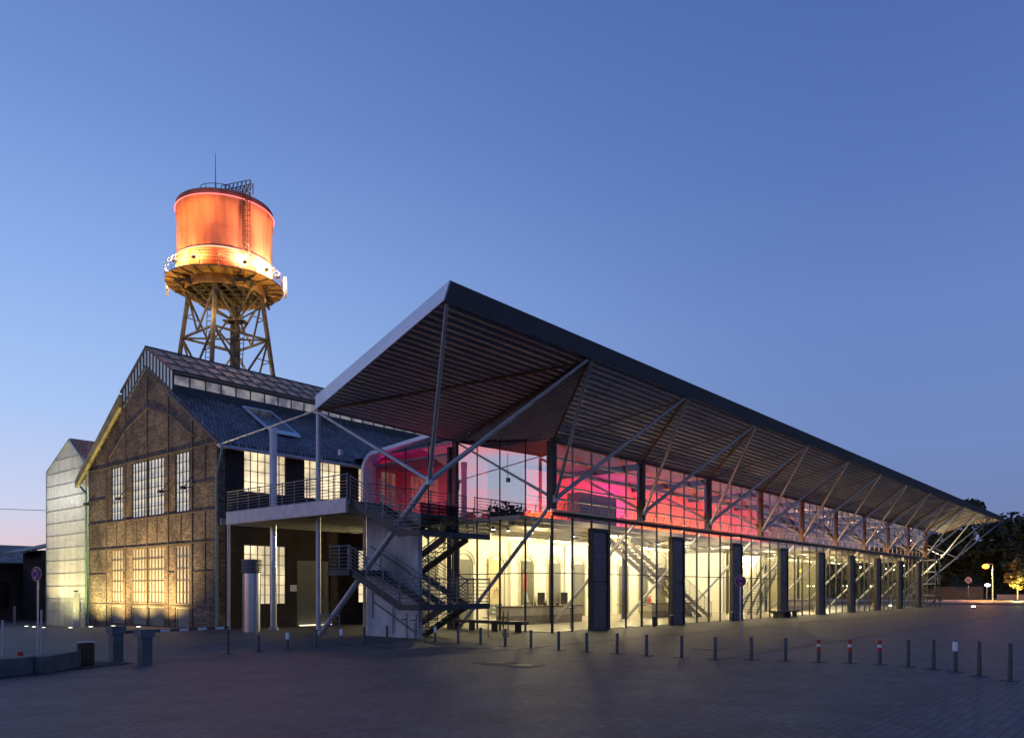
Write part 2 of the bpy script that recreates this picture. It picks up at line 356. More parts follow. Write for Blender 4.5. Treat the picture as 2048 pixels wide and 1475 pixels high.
MB().path([(HX-.14,Y1+.9,EZ-.9),(HX-.10,Y1+.12,EZ-1.4),(HX-.10,Y1+.12,-.3)],.07,8).build('downpipe', mat('green_zinc_pipe',(.16,.34,.20),.5,.2), hall)
# steel framing on gable
fr = MB()
for y in (Y0+.12, 39.0, 41.6, 44.07, 46.8, 49.4, Y1-.12):
    top = EZ + slope*min(y-Y0, Y1-y) - .35
    fr.box(HX-.04, HX-.002, y-.045, y+.045, -.3, top)
for z, ra in ((9.36,[(Y0,Y1)]),(6.02,[(Y0,Y1)]),(4.42,[(Y0,Y1)]),(1.12,[(Y0,Y1)]),(7.45,[(Y0,39.0),(49.4,Y1)]),(2.9,[(Y0,39.0),(41.0,41.6),(46.8,47.1),(49.4,Y1)])):
    for a,b in ra: fr.box(HX-.045, HX-.004, a, b, z-.035, z+.035)
for a,b in (((43.95,12.2),(41.2,11.35)),((41.2,11.35),(38.7,9.9)),((43.95,12.2),(46.67,11.35)),((46.67,11.35),(49.0,9.9))):
    fr.beam((HX-.03,a[0],a[1]),(HX-.03,b[0],b[1]),.05,.08)
for y,z0,z1 in ((37.7,1.1,6.0),(50.6,2.9,6.0),(37.7,7.5,9.3),(48.0,4.4,6.0),(45.4,4.4,6.0),(42.9,4.4,6.0),(40.2,4.4,6.0)):
    fr.box(HX-.03, HX-.003, y-.025, y+.025, z0, z1)
fr.build('steel_framing', mat('rusty_framing',(.12,.09,.065),.7,.1,.3,2), hall)
for y in (41.3,46.5,38.9,50.9):
    mb = MB(); mb.beam((HX-.05,y,7.3),(HX-.5,y,7.25),.05); mb.beam((HX-.05,y,7.9),(HX-.5,y,7.3),.035); mb.box(HX-.7,HX-.45,y-.12,y+.12,7.15,7.3)
    mb.build('lamp_bracket', M['dsteel'], hall)
def window(a, b, z0, z1, axis, parent, gm, nx_, nz_, dark=True, base=None, th=.028):
    fm = M['dsteel']; mbf = MB(); P = MB()
    pos = base
    def bx(m, u0, u1, w0, w1, d0, d1):
        if axis == 'x': m.box(pos+d0, pos+d1, u0, u1, w0, w1)
        else: m.box(u0, u1, pos+d0, pos+d1, w0, w1)
    bx(mbf,a,a+.06,z0,z1,.06,.14); bx(mbf,b-.06,b,z0,z1,.06,.14); bx(mbf,a+.06,b-.06,z0,z0+.06,.06,.14); bx(mbf,a+.06,b-.06,z1-.06,z1,.06,.14)
    for i in range(1,nx_):
        u = a+(b-a)*i/nx_; bx(mbf,u-th/2,u+th/2,z0+.06,z1-.06,.065,.125)
    for j in range(1,nz_):
        w = z0+(z1-z0)*j/nz_; bx(mbf,a+.06,b-.06,w-th/2,w+th/2,.07,.12)
    bx(P,a,b,z0,z1,.13,.16)
    f = mbf.build('window', fm if gm is not M['winy'] else M['tanf'], parent); P.build('pane', gm, f); return f
for a,b,z0,z1 in gw:
    n = 5 if b-a > 1.7 else 4
    up = z0 > 5
    window(a,b,z0,z1,'x',hall, M['winc'] if up else M['winy'], n, 6 if up else 5, base=HX-.045)
for a,b in lv:
    f = MB(); f.box(HX+.05,HX+.12,a,a+.08,0,1.05).box(HX+.05,HX+.12,b-.08,b,0,1.05).box(HX+.05,HX+.12,a+.08,b-.08,.97,1.05)
    for i in range(9): f.slab([(HX+.06,a+.08,.02+i*.105),(HX+.06,b-.08,.02+i*.105),(HX+.13,b-.08,.11+i*.105),(HX+.13,a+.08,.11+i*.105)],(.01,0,.012))
    f.box(HX+.16,HX+.2,a,b,0,1.05)
    f.build('louvre_panel', mat('louvre_paint',(.33,.30,.23),.6), hall)
for a,b,z0,z1 in sw:
    window(a,b,z0,z1,'y',hall, M['winw'], 6 if b-a > 2 else 3, 4 if z0 > 5 else 6, base=Y0)
MB().box(25.0,27.2,Y0+.12,Y0+.2,0,3.6).build('door', M['door'], hall)
MB().box(25.1,27.1,Y0-.25,Y0-.05,.02,.07).build('door_gap_glow', M['strip'], hall)  # light through the door gap, built as a glowing bar
MB().box(24.55,24.95,Y0-.03,Y0-.003,1.9,2.25).build('wall_plate', M['wpaint'], hall)
MB().box(HX+.4,XE,Y0+3,Y0+3.1,0,9).build('inner_wall', M['white'], hall)
# skylight monitor on ridge
sk = None
SY0, SY1, SZ = 41.1, 47.0, 13.72
rz = 15.6
m_ = MB()
def skl(y): return SZ + (rz-SZ)*(1-abs(y-mid)/(mid-SY0))
m_.slab([(HX-.05,SY0-.12,SZ-.03),(62,SY0-.12,SZ-.03),(62,mid,rz),(HX-.05,mid,rz)],(0,0,.05))
m_.slab([(HX-.05,SY1+.35,SZ-.1),(62,SY1+.35,SZ-.1),(62,mid+.004,rz),(HX-.05,mid+.004,rz)],(0,0,.05))
sky = m_.build('skylight', M['sky_gl'], hall)
b_ = MB(); x = HX-.05
while x < 62:
    b_.beam((x,SY0-.14,SZ+.05),(x,mid,rz+.08),.05,.05); x += .92
for t in (0,.33,.66,1.0):
    y = SY0-.12+(mid-SY0+.12)*t; z = SZ-.03+(rz-SZ+.03)*t+.07
    b_.beam((HX-.08,y,z),(62,y,z),.06,.05 if t not in (0,1.0) else .1)
b_.build('glazing_bar', M['dsteel'], sky)
s_ = MB(); s_.box(HX+.02,62,SY0,SY0+.03,12.98,SZ-.04); s_.build('side_glass', M['sky_w'], sky)
b_ = MB(); x = HX+.02
while x < 62:
    b_.box(x-.03,x+.03,SY0-.05,SY0-.004,12.7,SZ-.05); x += .92
b_.box(HX,62,SY0-.09,SY0-.02,12.55,13.02); b_.box(HX,62,SY0-.09,SY0-.02,SZ-.18,SZ-.05)
b_.build('side_frame', M['dsteel'], sky)
g_ = MB()
def bot(y): return AZ+.12-slope*abs(y-mid)
g_.slab([(HX+.03,SY0,SZ),(HX+.03,SY0,bot(SY0)),(HX+.03,mid,bot(mid)),(HX+.03,mid,rz)],(.03,0,0))
g_.slab([(HX+.03,SY1+.2,SZ-.05),(HX+.03,SY1+.2,bot(SY1+.2)),(HX+.03,mid,bot(mid)),(HX+.03,mid,rz)],(.03,0,0))
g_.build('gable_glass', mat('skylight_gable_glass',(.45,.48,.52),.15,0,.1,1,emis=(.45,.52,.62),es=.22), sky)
b_ = MB(); 
for i in range(17):
    y = SY0 + (SY1+.2-SY0)*i/16; b_.box(HX-.03,HX+.02,y-.035,y+.035,bot(y)-.05,SZ+(rz-SZ)*(1-min(1,abs(y-mid)/(mid-SY0)))+.02)
b_.beam((HX-.03,SY0-.15,SZ),(HX-.03,mid,rz+.03),.08,.12); b_.beam((HX-.03,SY1+.4,SZ-.12),(HX-.03,mid,rz+.03),.08,.12)
b_.beam((HX-.04,SY0-.1,bot(SY0)),(HX-.04,mid,bot(mid)),.06,.1); b_.beam((HX-.04,SY1+.3,bot(SY1+.2)),(HX-.04,mid,bot(mid)),.06,.1)
b_.build('gable_frame', M['dsteel'], sky)
# flat roof windows lying on the slope
def onroof(x, y, d=0): return (x, y, EZ+slope*(y-Y0)+.24+d)
rw = MB().slab([onroof(24.2,37.7,.1),onroof(26.1,37.7,.1),onroof(26.1,40.6,.02),onroof(24.2,40.6,.02)],(0,0,.12)).build('roof_window', M['fascia'], hall)
MB().slab([onroof(24.35,37.95,.22),onroof(25.95,37.95,.22),onroof(25.95,40.4,.15),onroof(24.35,40.4,.15)],(0,0,.01)).build('pane', mat('dark_roof_glass',(.05,.06,.08),.2), rw)
# ================================================================== polycarbonate annexe
ann = thing('annexe_building', 'tall glowing annexe clad in translucent sheets beside the brick gable', 'annexe', (HX, 55.5, -.4))
AY0, AY1, AEZ, AAZ, am = 52.25, 58.9, 9.95, 11.75, 55.0
MB().add([(HX,AY0,-.45),(HX,AY1,-.45),(HX,AY1,AEZ),(HX,am,AAZ),(HX,AY0,AEZ-.1)],[(0,1,2,3,4)]).build('cladding', M['poly'], ann, fix=False)
MB().add([(HX,AY1,-.45),(HX+6,AY1,-.45),(HX+6,AY1,AEZ),(HX,AY1,AEZ)],[(0,1,2,3)]).build('cladding', M['poly'], ann, fix=False)
MB().slab([(HX,am,AAZ),(60,am,AAZ),(60,AY0-.2,AEZ-.1),(HX,AY0-.2,AEZ-.1)],(0,0,.12)).build('roof', M['slate'], ann)
MB().slab([(HX,am,AAZ),(60,am,AAZ),(60,AY1+.1,AEZ),(HX,AY1+.1,AEZ)],(0,0,.10)).build('roof', M['slate'], ann)
MB().box(HX+2.6,60,AY0+.1,AY1-.4,-.5,AEZ-.2).build('core_wall', mat('inner_white',(.75,.73,.66),.8), ann)
b_ = MB(); z = .55
while z < 11.4:
    half = 1 if z < AEZ-.1 else max(.0, (AAZ-z)/(AAZ-AEZ))
    ya = am-(am-AY0)*half; yb = am+(AY1-am)*half
    b_.box(HX-.05,HX-.01,ya,yb,z-.035,z+.035); b_.box(HX-.03,HX+5.9,AY1+.01,AY1+.06,z-.035,z+.035) if z < AEZ else None
    z += .84
for y in (AY0+.06, AY1-.04): b_.box(HX-.06,HX-.015,y-.05,y+.05,-.45,AEZ-.1)
b_.beam((HX-.04,AY0,AEZ-.1),(HX-.04,am,AAZ),.06,.12); b_.beam((HX-.04,AY1,AEZ),(HX-.04,am,AAZ),.06,.12)
b_.build('cladding_rail', mat('clad_rail',(.40,.42,.40),.5,.3), ann)
d_ = MB().box(HX-.09,HX-.055,53.2,54.15,-.4,1.75).build('door', mat('pale_door',(.42,.42,.36),.6), ann)
MB().box(HX-.12,HX-.091,53.75,53.9,.55,.8).build('door_sign', M['wpaint'], d_)
MB().box(HX-.2,HX-.055,53.5,53.85,1.85,1.95).build('door_lamp', M['dsteel'], ann)
for y, p in ((57.6,300),(56.0,420),(54.6,330),(53.0,380)):
    lamp('base_light', ann, (HX+1.0,y,.4), p*2.2, (1,.80,.40), .12, 'SPOT', (HX+1.5,y,9), spot=120)
for y in (53.4,55.0,56.8,58.2):
    lamp('inner_light', ann, (HX+1.8,y,8.4), 55, (.95,.97,.9), .2)
# ================================================================== deck, flues
deck = thing('walkway_deck', 'raised outdoor walkway deck with pale edge beam and railings before the brick hall', 'walkway', (19.85,34.4,0))
MB().box(19.85,22.2,25.4,34.5,5.45,5.6).box(22.202,28.6,27.0,36.38,5.45,5.6).build('deck_slab', M['conc'], deck)
MB().box(19.72,19.845,25.4,34.5,5.1,5.68).build('edge_beam', mat('pale_beam',(.50,.51,.54),.45,.2), deck)
mb = MB()
for i in range(12):
    y = 25.9 + i*.85; mb.box(19.86,22.1 if y < 27 else 28.5,y-.05,y+.05,5.15,5.45)
mb.build('joist', mat('pale_joist',(.30,.29,.26),.6), deck)
MB().tube((19.8,34.4,0),(19.8,34.4,5.12),.075).build('post', M['steel'], deck)
MB().tube((22.0,27.0,0),(22.0,27.0,5.45),.08).build('post', M['steel'], deck)
def railing(pts, h=1.0, n=7, post=1.1, parent=None, name='railing', r=.014, lean=(0,0,0)):
    m = MB(); ln = Vector(lean)
    for a, b in zip(pts, pts[1:]):
        a = Vector(a); b = Vector(b); L = (b-a).length; k = max(1, round(L/post))
        for i in range(k+1):
            p = a+(b-a)*i/k; m.tube(p-Vector((0,0,.12)), p+Vector((0,0,h))+ln, .022, n=6)
        for j in range(n):
            f = (j+.6)/n; hz = Vector((0,0,h*f))+ln*f
            m.tube(a+hz, b+hz, r if j < n-1 else .026, n=5, cap=False)
    return m.build(name, M['rail'], parent)
railing([(19.8,34.5,5.65),(19.8,25.4,5.65)], 1.05, 8, .95, deck)
railing([(22.2,26.95,5.65),(28.4,26.95,5.65)], 1.05, 7, 1.2, deck)
fl = thing('flue_pipe', 'slender tall bright metal flue rising through the deck before lit windows', 'flue', (21.9,33.9,0))
MB().tube((21.9,33.9,0),(21.9,33.9,5.44),.17,n=20).build('lower_pipe', M['stain'], fl)
MB().tube((21.9,33.9,5.62),(21.9,33.9,9.65),.18,n=20).build('upper_pipe', M['wpaint'], fl)
MB().tube((21.9,33.9,9.66),(21.9,33.9,9.95),.20,n=20).build('cap', M['wpaint'], fl)
MB().tube((21.9,33.9,0),(21.9,33.9,.12),.26,n=20).build('base_ring', M['steel'], fl)
vs = thing('vent_stack', 'short fat stainless vent drum with dark louvre rings standing on the paving', 'vent', (20.4,33.4,0))
MB().tube((20.4,33.4,0),(20.4,33.4,2.75),.42,n=32).build('drum', M['stain'], vs)
mb = MB().tube((20.4,33.4,2.75),(20.4,33.4,3.35),.36,n=28)
for i in range(6): mb.lathe((20.4,33.4,2.80+i*.1), [(.36,0),(.47,.0),(.44,.055),(.36,.055)], 32)
mb.tube((20.4,33.4,3.36),(20.4,33.4,3.42),.45,n=32)
mb.build('louvre_ring', mat('louvre_ring_metal',(.22,.23,.25),.5,.4), vs)
# ================================================================== glass hall
BAY = 7.95; NX0 = 20.8; FX0 = 28.7; FX1 = 28.7+9*BAY; FY = 21.8
gh = thing('glass_hall', 'long glazed foyer hall with folded canopy roof on slanted steel struts', 'foyer', (FX0, FY, 0))
def N(k): return Vector((NX0+BAY*k, FY-.12, 6.15))
def E_(k): return Vector((17.25+BAY*k, 17.25, 10.95))
def Bt(k): return Vector((NX0+BAY*k, 28.7 if k in (0,12) else 27.95, 9.78 if k in (0,12) else 9.5))
ZT = 8.86
def T(k): return Vector((NX0+BAY*k, FY, ZT))
# canopy sheets: corrugated soffit (trapezoid ridges along X)
can_parent = gh
def corr(a0, a1, b0, b1, pitch, depth=.11):
    """sheet between edge a0-a1 (outer) and b0-b1 (inner), ridges parallel to the edges"""
    a0,a1,b0,b1 = map(Vector,(a0,a1,b0,b1)); L = ((b0-a0).length+(b1-a1).length)/2; n = max(1, int(L/pitch)); m = MB()
    prof = [(0,0),(.35,0),(.5,1),(.85,1)]; rows = []
    for i in range(n):
        for t, d in prof: rows.append(((i+t)/n, d))
    rows.append((1,0))
    vs = []
    for t, d in rows:
        for e in (a0.lerp(b0,t), a1.lerp(b1,t)): vs.append(e+Vector((0,0,d*depth)))
    fs = [(2*i,2*i+1,2*i+3,2*i+2) for i in range(len(rows)-1)]
    return m.add(vs, fs)
E0, E1, E12, E13 = E_(0), E_(1), E_(12), E_(13)
B0, C0, B1, C1 = Bt(0)+Vector((0,0,.12)), Bt(1), Bt(12)+Vector((0,0,.12)), Bt(11)
up = Vector((0,0,.06))
corr(E0+up, E1+up, B0+up, C0+up, .4).build('soffit_sheet', M['deck'], gh, fix=False)
corr(E1+up, E12+up, T(1)+up, T(11)+up, .34).build('soffit_sheet', M['deck'], gh, fix=False)
corr(E12+up, E13+up, C1+up, B1+up, .5).build('soffit_sheet', M['deck'], gh, fix=False)
def tri_corr(apex, p, q, n=15, depth=.08):
    m = MB(); apex, p, q = map(Vector,(apex,p,q))
    for i in range(n):
        a = p.lerp(q, i/n); b = p.lerp(q,(i+.55)/n); c = p.lerp(q,(i+1)/n); d = Vector((0,0,depth))
        # ribs parallel to the gable beam
        m.add([apex.lerp(p,0)+up*0, a, b, apex],[(1,2,3)])
        m.add([a+d,b,c,apex+d],[(1,2,3)])
    return m
tr = MB(); n = 16
for i in range(n):
    t0, t1, t2 = i/n, (i+.5)/n, (i+1)/n
    P = lambda t: E1.lerp(T(1), t)+up; Q = lambda t: C0.lerp(T(1), t)+up
    d = Vector((0,0,.07))
    tr.add([P(t0),P(t1),Q(t1),Q(t0)],[(0,1,2,3)]); tr.add([P(t1)+d,P(t2)+d,Q(t2)+d,Q(t1)+d],[(0,1,2,3)])
    tr.add([P(t1),P(t1)+d,Q(t1)+d,Q(t1)],[(0,1,2,3)]); tr.add([P(t2),P(t2)+d,Q(t2)+d,Q(t2)],[(0,1,2,3)])
tr.build('soffit_sheet', M['deck'], gh, fix=False)
tr = MB()
tr.add([E12+up, T(11)+up, C1+up],[(0,1,2)]); tr.build('soffit_sheet', M['deck'], gh, fix=False)
# roof covering above + fascia
oz = Vector((0,0,.5))
A0 = Vector((17.24,16.98,11.5)); A13 = Vector((E13.x+.02,16.98,11.5))
BT0 = B0+Vector((.0,.1,.6)); BT1 = B1+Vector((0,.1,.6)); AE1 = Vector((E1.x,16.98,11.5)); AE12 = Vector((E12.x,16.98,11.5))
rm_ = corr(A0, AE1, BT0, C0+oz, 1.2, 0); q_ = corr(AE1, AE12, T(1)+oz*1.3, T(11)+oz*1.3, 1.2, 0); rm_.add(q_.v, q_.f); q_ = corr(AE12, A13, C1+oz, BT1, 1.2, 0); rm_.add(q_.v, q_.f)
rm_.add([AE1, T(1)+oz*1.3, C0+oz], [(0,1,2)]); rm_.add([AE12, T(11)+oz*1.3, C1+oz], [(0,1,2)])
rm_.build('roof_sheet', M['fasciad'], gh, fix=False)
MB().add([(T(1).x,FY,ZT+.65),(FX1,FY,ZT+.65),(FX1,36.3,ZT+.65),(FX0,36.3,ZT+.65)],[(0,1,2,3)]).build('roof_sheet', M['fasciad'], gh, fix=False)
MB().slab([E0+Vector((-.05,0,0)),E13+Vector((.05,0,0)),A13,A0],(0,.08,.02)).build('front_fascia', M['fasciad'], gh)
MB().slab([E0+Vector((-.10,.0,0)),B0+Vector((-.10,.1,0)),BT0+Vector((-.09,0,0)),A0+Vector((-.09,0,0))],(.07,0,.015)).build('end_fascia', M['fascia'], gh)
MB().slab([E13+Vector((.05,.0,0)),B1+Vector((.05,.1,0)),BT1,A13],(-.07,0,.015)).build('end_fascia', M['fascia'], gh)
MB().slab([B0,C0,C0+Vector((0,.05,.5)),BT0],(0,.05,0)).build('rear_fascia', M['fasciad'], gh)
# struts
lit = M['steel']
for k in range(0, 13):
    n_ = N(k); r = .105
    MB().tube(n_, E_(k)+Vector((.12,.08,-.05)), .085, .06).build('strut', lit, gh)
    MB().tube(n_, E_(k+1)+Vector((-.12,.08,-.05)), r, .06).build('strut', lit, gh)
    b = Bt(k); base = Vector((b.x, b.y, .0))
    MB().tube(base+Vector((0,-.15,.05)), n_, .125 if k == 0 else .1, .13 if k == 0 else .1).build('strut', lit, gh)
    MB().tube(b+Vector((0,-.1,-.05)), n_, .07, .09).build('strut', lit, gh)
    MB().tube(n_-Vector((0,.0,.16)), n_+Vector((0,0,.16)), .15).build('strut_node', lit, gh)
    if k == 0: MB().tube(base, b, .11, .10, n=14).build('post', lit, gh)
    else: MB().tube(base, b, .16 if k == 1 else .12, n=12).build('post', M['dsteel'], gh)
    if 1 <= k <= 11: MB().beam(E_(k)+Vector((0,.1,-.02)), T(k)+Vector((0,0,-.02)), .06,.1).build('rafter', M['warmbrown'], gh)
    if 2 <= k <= 11: MB().tube(E_(k)+Vector((0,.1,-.05)), T(k-1)+Vector((0,0,-.03)), .022).build('tie_rod', M['warmbrown'], gh)
MB().beam(E1+Vector((0,.1,-.03)), C0+Vector((0,0,-.02)), .07,.12).build('rafter', M['warmbrown'], gh)
MB().tube(E1+Vector((0,.1,-.1)), B0+Vector((0,0,-.05)), .05).build('tie_rod', M['warmbrown'], gh)
MB().tube(B0, (20.2,36.2,9.15), .035).build('tie_rod', M['steel'], gh)
MB().tube((C0.x-.1,C0.y+.45,0),(C0.x-.1,C0.y+.45,9.3),.13).build('post', M['dsteel'], gh)
# columns at glass line (upper storey dark box columns), transom, gutter
for k in range(1, 11):
    x = NX0+BAY*k
    MB().box(x-.16,x+.16,FY-.1,FY+.25,5.7,ZT-.02).build('column', M['dsteel'] if k < 4 else M['warmbrown'], gh)  # warm light on the far columns put into their brown colour
MB().box(FX0-.15,FX1+.2,FY-.22,FY-.05,5.58,5.66).build('ledge', M['warmlit'], gh)
MB().box(FX0,FX1+.2,FY-.03,FY+.02,5.4,5.58).build('ledge_beam', M['dsteel'], gh)
MB().box(FX0,FX1,FY-.06,FY+.0,ZT-.12,ZT+.0).build('eaves_rail', M['warmbrown'], gh)
MB().box(FX0,FX1,FY-.05,FY-.02,2.74,2.78).build('transom', M['dsteel'], gh)
MB().box(FX0-.05,FX0-.02,FY,28.2,2.74,2.78).build('transom', M['dsteel'], gh)
nb = 5
for k in range(9):
    x0 = FX0+BAY*k
    for i in range(nb):
        x = x0+BAY*i/nb
        w = .05 if i else .07
        if i != 2 or True:
            MB().box(x-w/2,x+w/2,FY-.045,FY+.06,0,5.4).build('mullion', M['dsteel'], gh)
    for i in range(1,nb):
        x = x0+BAY*i/nb; MB().box(x-.025,x+.025,FY-.04,FY+.04,5.72,ZT-.13).build('upper_mullion', M['steel'], gh)
    MB().poly([(x0,FY,0),(x0+BAY,FY,0),(x0+BAY,FY,5.4),(x0,FY,5.4)]).build('lower_glass', M['glass'], gh, fix=False)
    MB().poly([(x0,FY,5.67),(x0+BAY,FY,5.67),(x0+BAY,FY,ZT-.12),(x0,FY,ZT-.12)]).build('upper_glass', M['uglass'], gh, fix=False)
    m = MB()
    for z in (6.25,6.85,7.5): m.tube((x0+.15,FY+.3,z),(x0+BAY-.15,FY+.3,z),.055,n=6)
    m.tube((x0+.15,FY+.3,8.15),(x0+BAY-.15,FY+.3,8.15),.07,n=8)
    m.build('sun_louvre', M['warmlit'], gh)
for i,y in enumerate((23.4,25.0,26.5,28.2,30.0,31.8,33.4)):
    MB().box(FX0-.04,FX0+.05,y-.03,y+.03,0,5.4).build('mullion', M['dsteel'], gh)
    MB().box(FX0-.03,FX0+.03,y-.018,y+.018,5.66,8.95+.12*(y-21.8)*.9-.1).build('upper_mullion', M['dsteel'], gh)
MB().poly([(FX0,FY,0),(FX0,33.8,0),(FX0,33.8,5.4),(FX0,FY,5.4)]).build('lower_glass', M['glass'], gh, fix=False)
def ctop(y): return 8.86+(9.5-8.86)*min(1,(y-FY)/6.15)
MB().poly([(FX0,FY,5.6),(FX0,28.0,5.6),(FX0,28.0,9.5),(FX0,FY,ctop(FY))]).build('upper_glass', M['cglass'], gh, fix=False)
# portal slabs standing before the glass, one per bay
M['pframe'] = mat('portal_frame', (.055,.052,.05), .5, .3)
for k in range(9):
    x0 = FX0+BAY*k+2.79; w = 1.47; d0 = FY-.33
    p = MB().box(x0,x0+.1,d0,FY-.06,0,4.95).box(x0+w-.1,x0+w,d0,FY-.06,0,4.95).box(x0+.1,x0+w-.1,d0-.03,FY-.06,4.82,4.98).box(x0+.1,x0+w-.1,FY-.1,FY-.06,0,4.82).box(x0-.02,x0+w+.02,d0-.02,FY-.06,.0,.06).build('portal', M['pframe'], gh)
    MB().box(x0+.102,x0+w-.102,d0+.07,FY-.102,.062,2.36).box(x0+.102,x0+w-.102,d0+.07,FY-.102,2.40,4.815).build('portal_panel', M['pbrick'], p)
# end wall at far end
MB().poly([(FX1,FY,0),(FX1,34,0),(FX1,34,8.8),(FX1,FY,8.8)]).build('end_glass', M['glass'], gh, fix=False)
for y in (23.4,25,26.6,28.2,30): MB().box(FX1-.03,FX1+.03,y-.03,y+.03,0,8.8).build('mullion', M['dsteel'], gh)
# interior shell
BY = 34.0
MB().box(FX0+.1,FX1-.1,FY+.15,BY-.02,.004,.03).build('inner_floor', M['floor'], gh)
MB().box(FX0+.12,70.5,BY,BY+.2,0,5.3).build('rear_wall', M['white'], gh)
MB().box(70.504,FX1-.1,BY,BY+.2,0,5.3).build('rear_wall', mat('dim_olive_wall',(.26,.24,.16),.8), gh)  # weaker light of the far bays put into the wall colour
MB().box(FX0+.1,FX1-.1,23.9,BY+.2,5.32,5.58).build('upper_floor', M['ceil'], gh)
m = MB()
for y in (24.6,26.0,27.4,28.8,30.2,31.6,33.0): m.box(FX0+.2,FX1-.2,y-.05,y+.05,5.14,5.32)
for k in range(9): m.beam((FX0+BAY*k+.3,24.2,5.2),(FX0+BAY*(k+1)-.3,33.5,5.2),.08,.1); 
m.build('ceiling_joist', M['ceil'], gh)
m = MB()
# cross walls giving the foyer depth
for x in (62.0,70.5): m.box(x,x+.2,29.0,BY-.01,.03,5.13)
m.build('cross_wall', M['white'], gh)
# arched niches on rear wall
k = -1
ax = 32.5
while ax < 69:
    m = MB(); w = .78; zs = 3.55; pts = [(ax-w,0),(ax-w,zs)]+[(ax-w*math.cos(a), zs+.72*math.sin(a)) for a in [math.pi*i/12 for i in range(1,12)]]+[(ax+w,zs),(ax+w,0)]
    for a, b in zip(pts, pts[1:]): m.beam((a[0],BY-.05,a[1]),(b[0],BY-.05,b[1]),.09,.1,(0,1,0))
    pts = [(ax-(w+.2)*math.cos(a), zs+.05+.9*math.sin(a)) for a in [math.pi*i/12 for i in range(0,13)]]
    for a, b in zip(pts, pts[1:]): m.beam((a[0],BY-.03,a[1]),(b[0],BY-.03,b[1]),.05,.06,(0,1,0))
    tr_ = m.build('arch_trim', M['trim'], gh)
    idx = round((ax-32.5)/3.1)
    if idx not in (2,3): MB().box(ax-.6,ax+.62,BY-.08,BY-.004,.03,3.9).build('arch_door', M['door'], gh)
    ax += 3.1
for x in (34.0,40.1,46.3,52.5,58.7):
    MB().box(x-.2,x+.2,BY-.22,BY-.005,.03,5.12).build('pilaster', M['white'], gh)
# ceiling lamps
lp = [(30.5,26.0),(32.4,26.0),(36.2,26.0),(28.75+.6,26.0)]
for k in range(1,9): lp += [(FX0+BAY*k+1.3,26.0),(FX0+BAY*k+5.0,26.0)]
for i,(x,y) in enumerate(lp):
    p = MB().tube((x,y,5.0),(x,y,5.14),.09,n=12).build('ceiling_lamp', M['dsteel'], gh)
    MB().tube((x,y,4.98),(x,y,4.999),.085,n=12).build('lens', M['lampw'], p)
for k in range(9):
    pw = [440,650,850,900,880,800,700,600,520][k]
    for dx in (1.6, 5.6):
        lamp('wall_washer', gh, (FX0+BAY*k+dx,30.9,4.9), pw*(.72 if k == 0 else 1.0), (1,.82,.44), .12)
    lamp('foyer_light', gh, (FX0+BAY*k+3.9,25.2,4.9), pw*.55, (1,.80,.42), .12)
    lamp('void_light', gh, (FX0+BAY*k+6.2,22.75,4.5), [150,240,270,280,300,330,340,340,340][k], (1,.70,.38), .05)  # lamps added in the void to warm soffit, struts and rods
# upper level interior
MB().box(33.6,66,27.3,27.5,5.6,8.7).build('upper_rear_wall', mat('sunset_coral_wall',(.80,.56,.50),.8,0,.10,.5), gh)  # coral colour stands in for the sunset mirrored in the upper glass
MB().box(66.004,FX1-.1,27.3,27.5,5.6,7.6).build('upper_rear_wall', mat('brown_wall',(.20,.11,.07),.8,0,.3,1), gh)
MB().box(FX0+.1,FX1,FY+.3,36,ZT+.1,ZT+.2).build('upper_ceiling', mat('sky_tinted_ceiling',(.16,.17,.24),.6), gh)  # blue sky reflection at the glass top put into the ceiling colour
for k in range(2,10):
    x = NX0+BAY*k
    MB().beam((x,FY+.3,8.6),(x,31,8.6),.15,.35).build('roof_beam', M['dsteel'], gh)
railing([(FX0+.3,24.1,5.6),(FX1-.4,24.1,5.6)], 1.0, 6, 1.15, gh, 'inner_railing', lean=(-.0,-.35,0))
railing([(FX0+.3,24.1,5.6),(FX0+.3,30,5.6)], 1.0, 6, 1.15, gh, 'inner_railing', lean=(-.2,0,0))
mbx = MB().box(36.3,40.1,25.6,26.5,5.6,7.5).build('silhouette_box', mat('slate_box',(.045,.048,.07),.5), gh)  # stand-in block for the dark silhouette in the upper glass
cols = [(1,.11,.01),(1,.08,.02),(1,.20,.015),(1,.17,.03),(1,.13,.10)]
for k in range(5):
    x = FX0+BAY*k+BAY/2
    lamp('sunset_tint_light', gh, (x if k else x+1.6,26.45,5.7), [150,250,290,240,160][k]*1.0, cols[k], kind='AREA', to=(x if k else x+1.6,27.3,7.7), size=(BAY*.95 if k else 4,.25))  # added lamps, tinting the wall like a mirrored sunset
    lamp('sunset_tint_light', gh, (x,25.2,8.2), [90,110,100,90,60][k], (1,.03,.12), kind='AREA', to=(x,27.3,7.4), size=(BAY*.95,.2))
lamp('sunset_tint_light', gh, (41.6,26.2,6.6), 110, (1,.04,.6), kind='AREA', to=(41.9,27.3,6.9), size=(1.4,1.0))  # added lamp for the magenta patch in the glass

for x in (70,77,85,93): lamp('upper_light', gh, (x,25.2,8.2), 300, (1,.50,.24), .15)
lamp('end_wall_light', gh, (106,25,2.7), 6500, (1,.74,.36), .06, 'SPOT', (106,20,11), spot=150)

MB().box(105.9,106.1,24.9,25.1,0,2.6).build('light_post', M['dsteel'], gh)

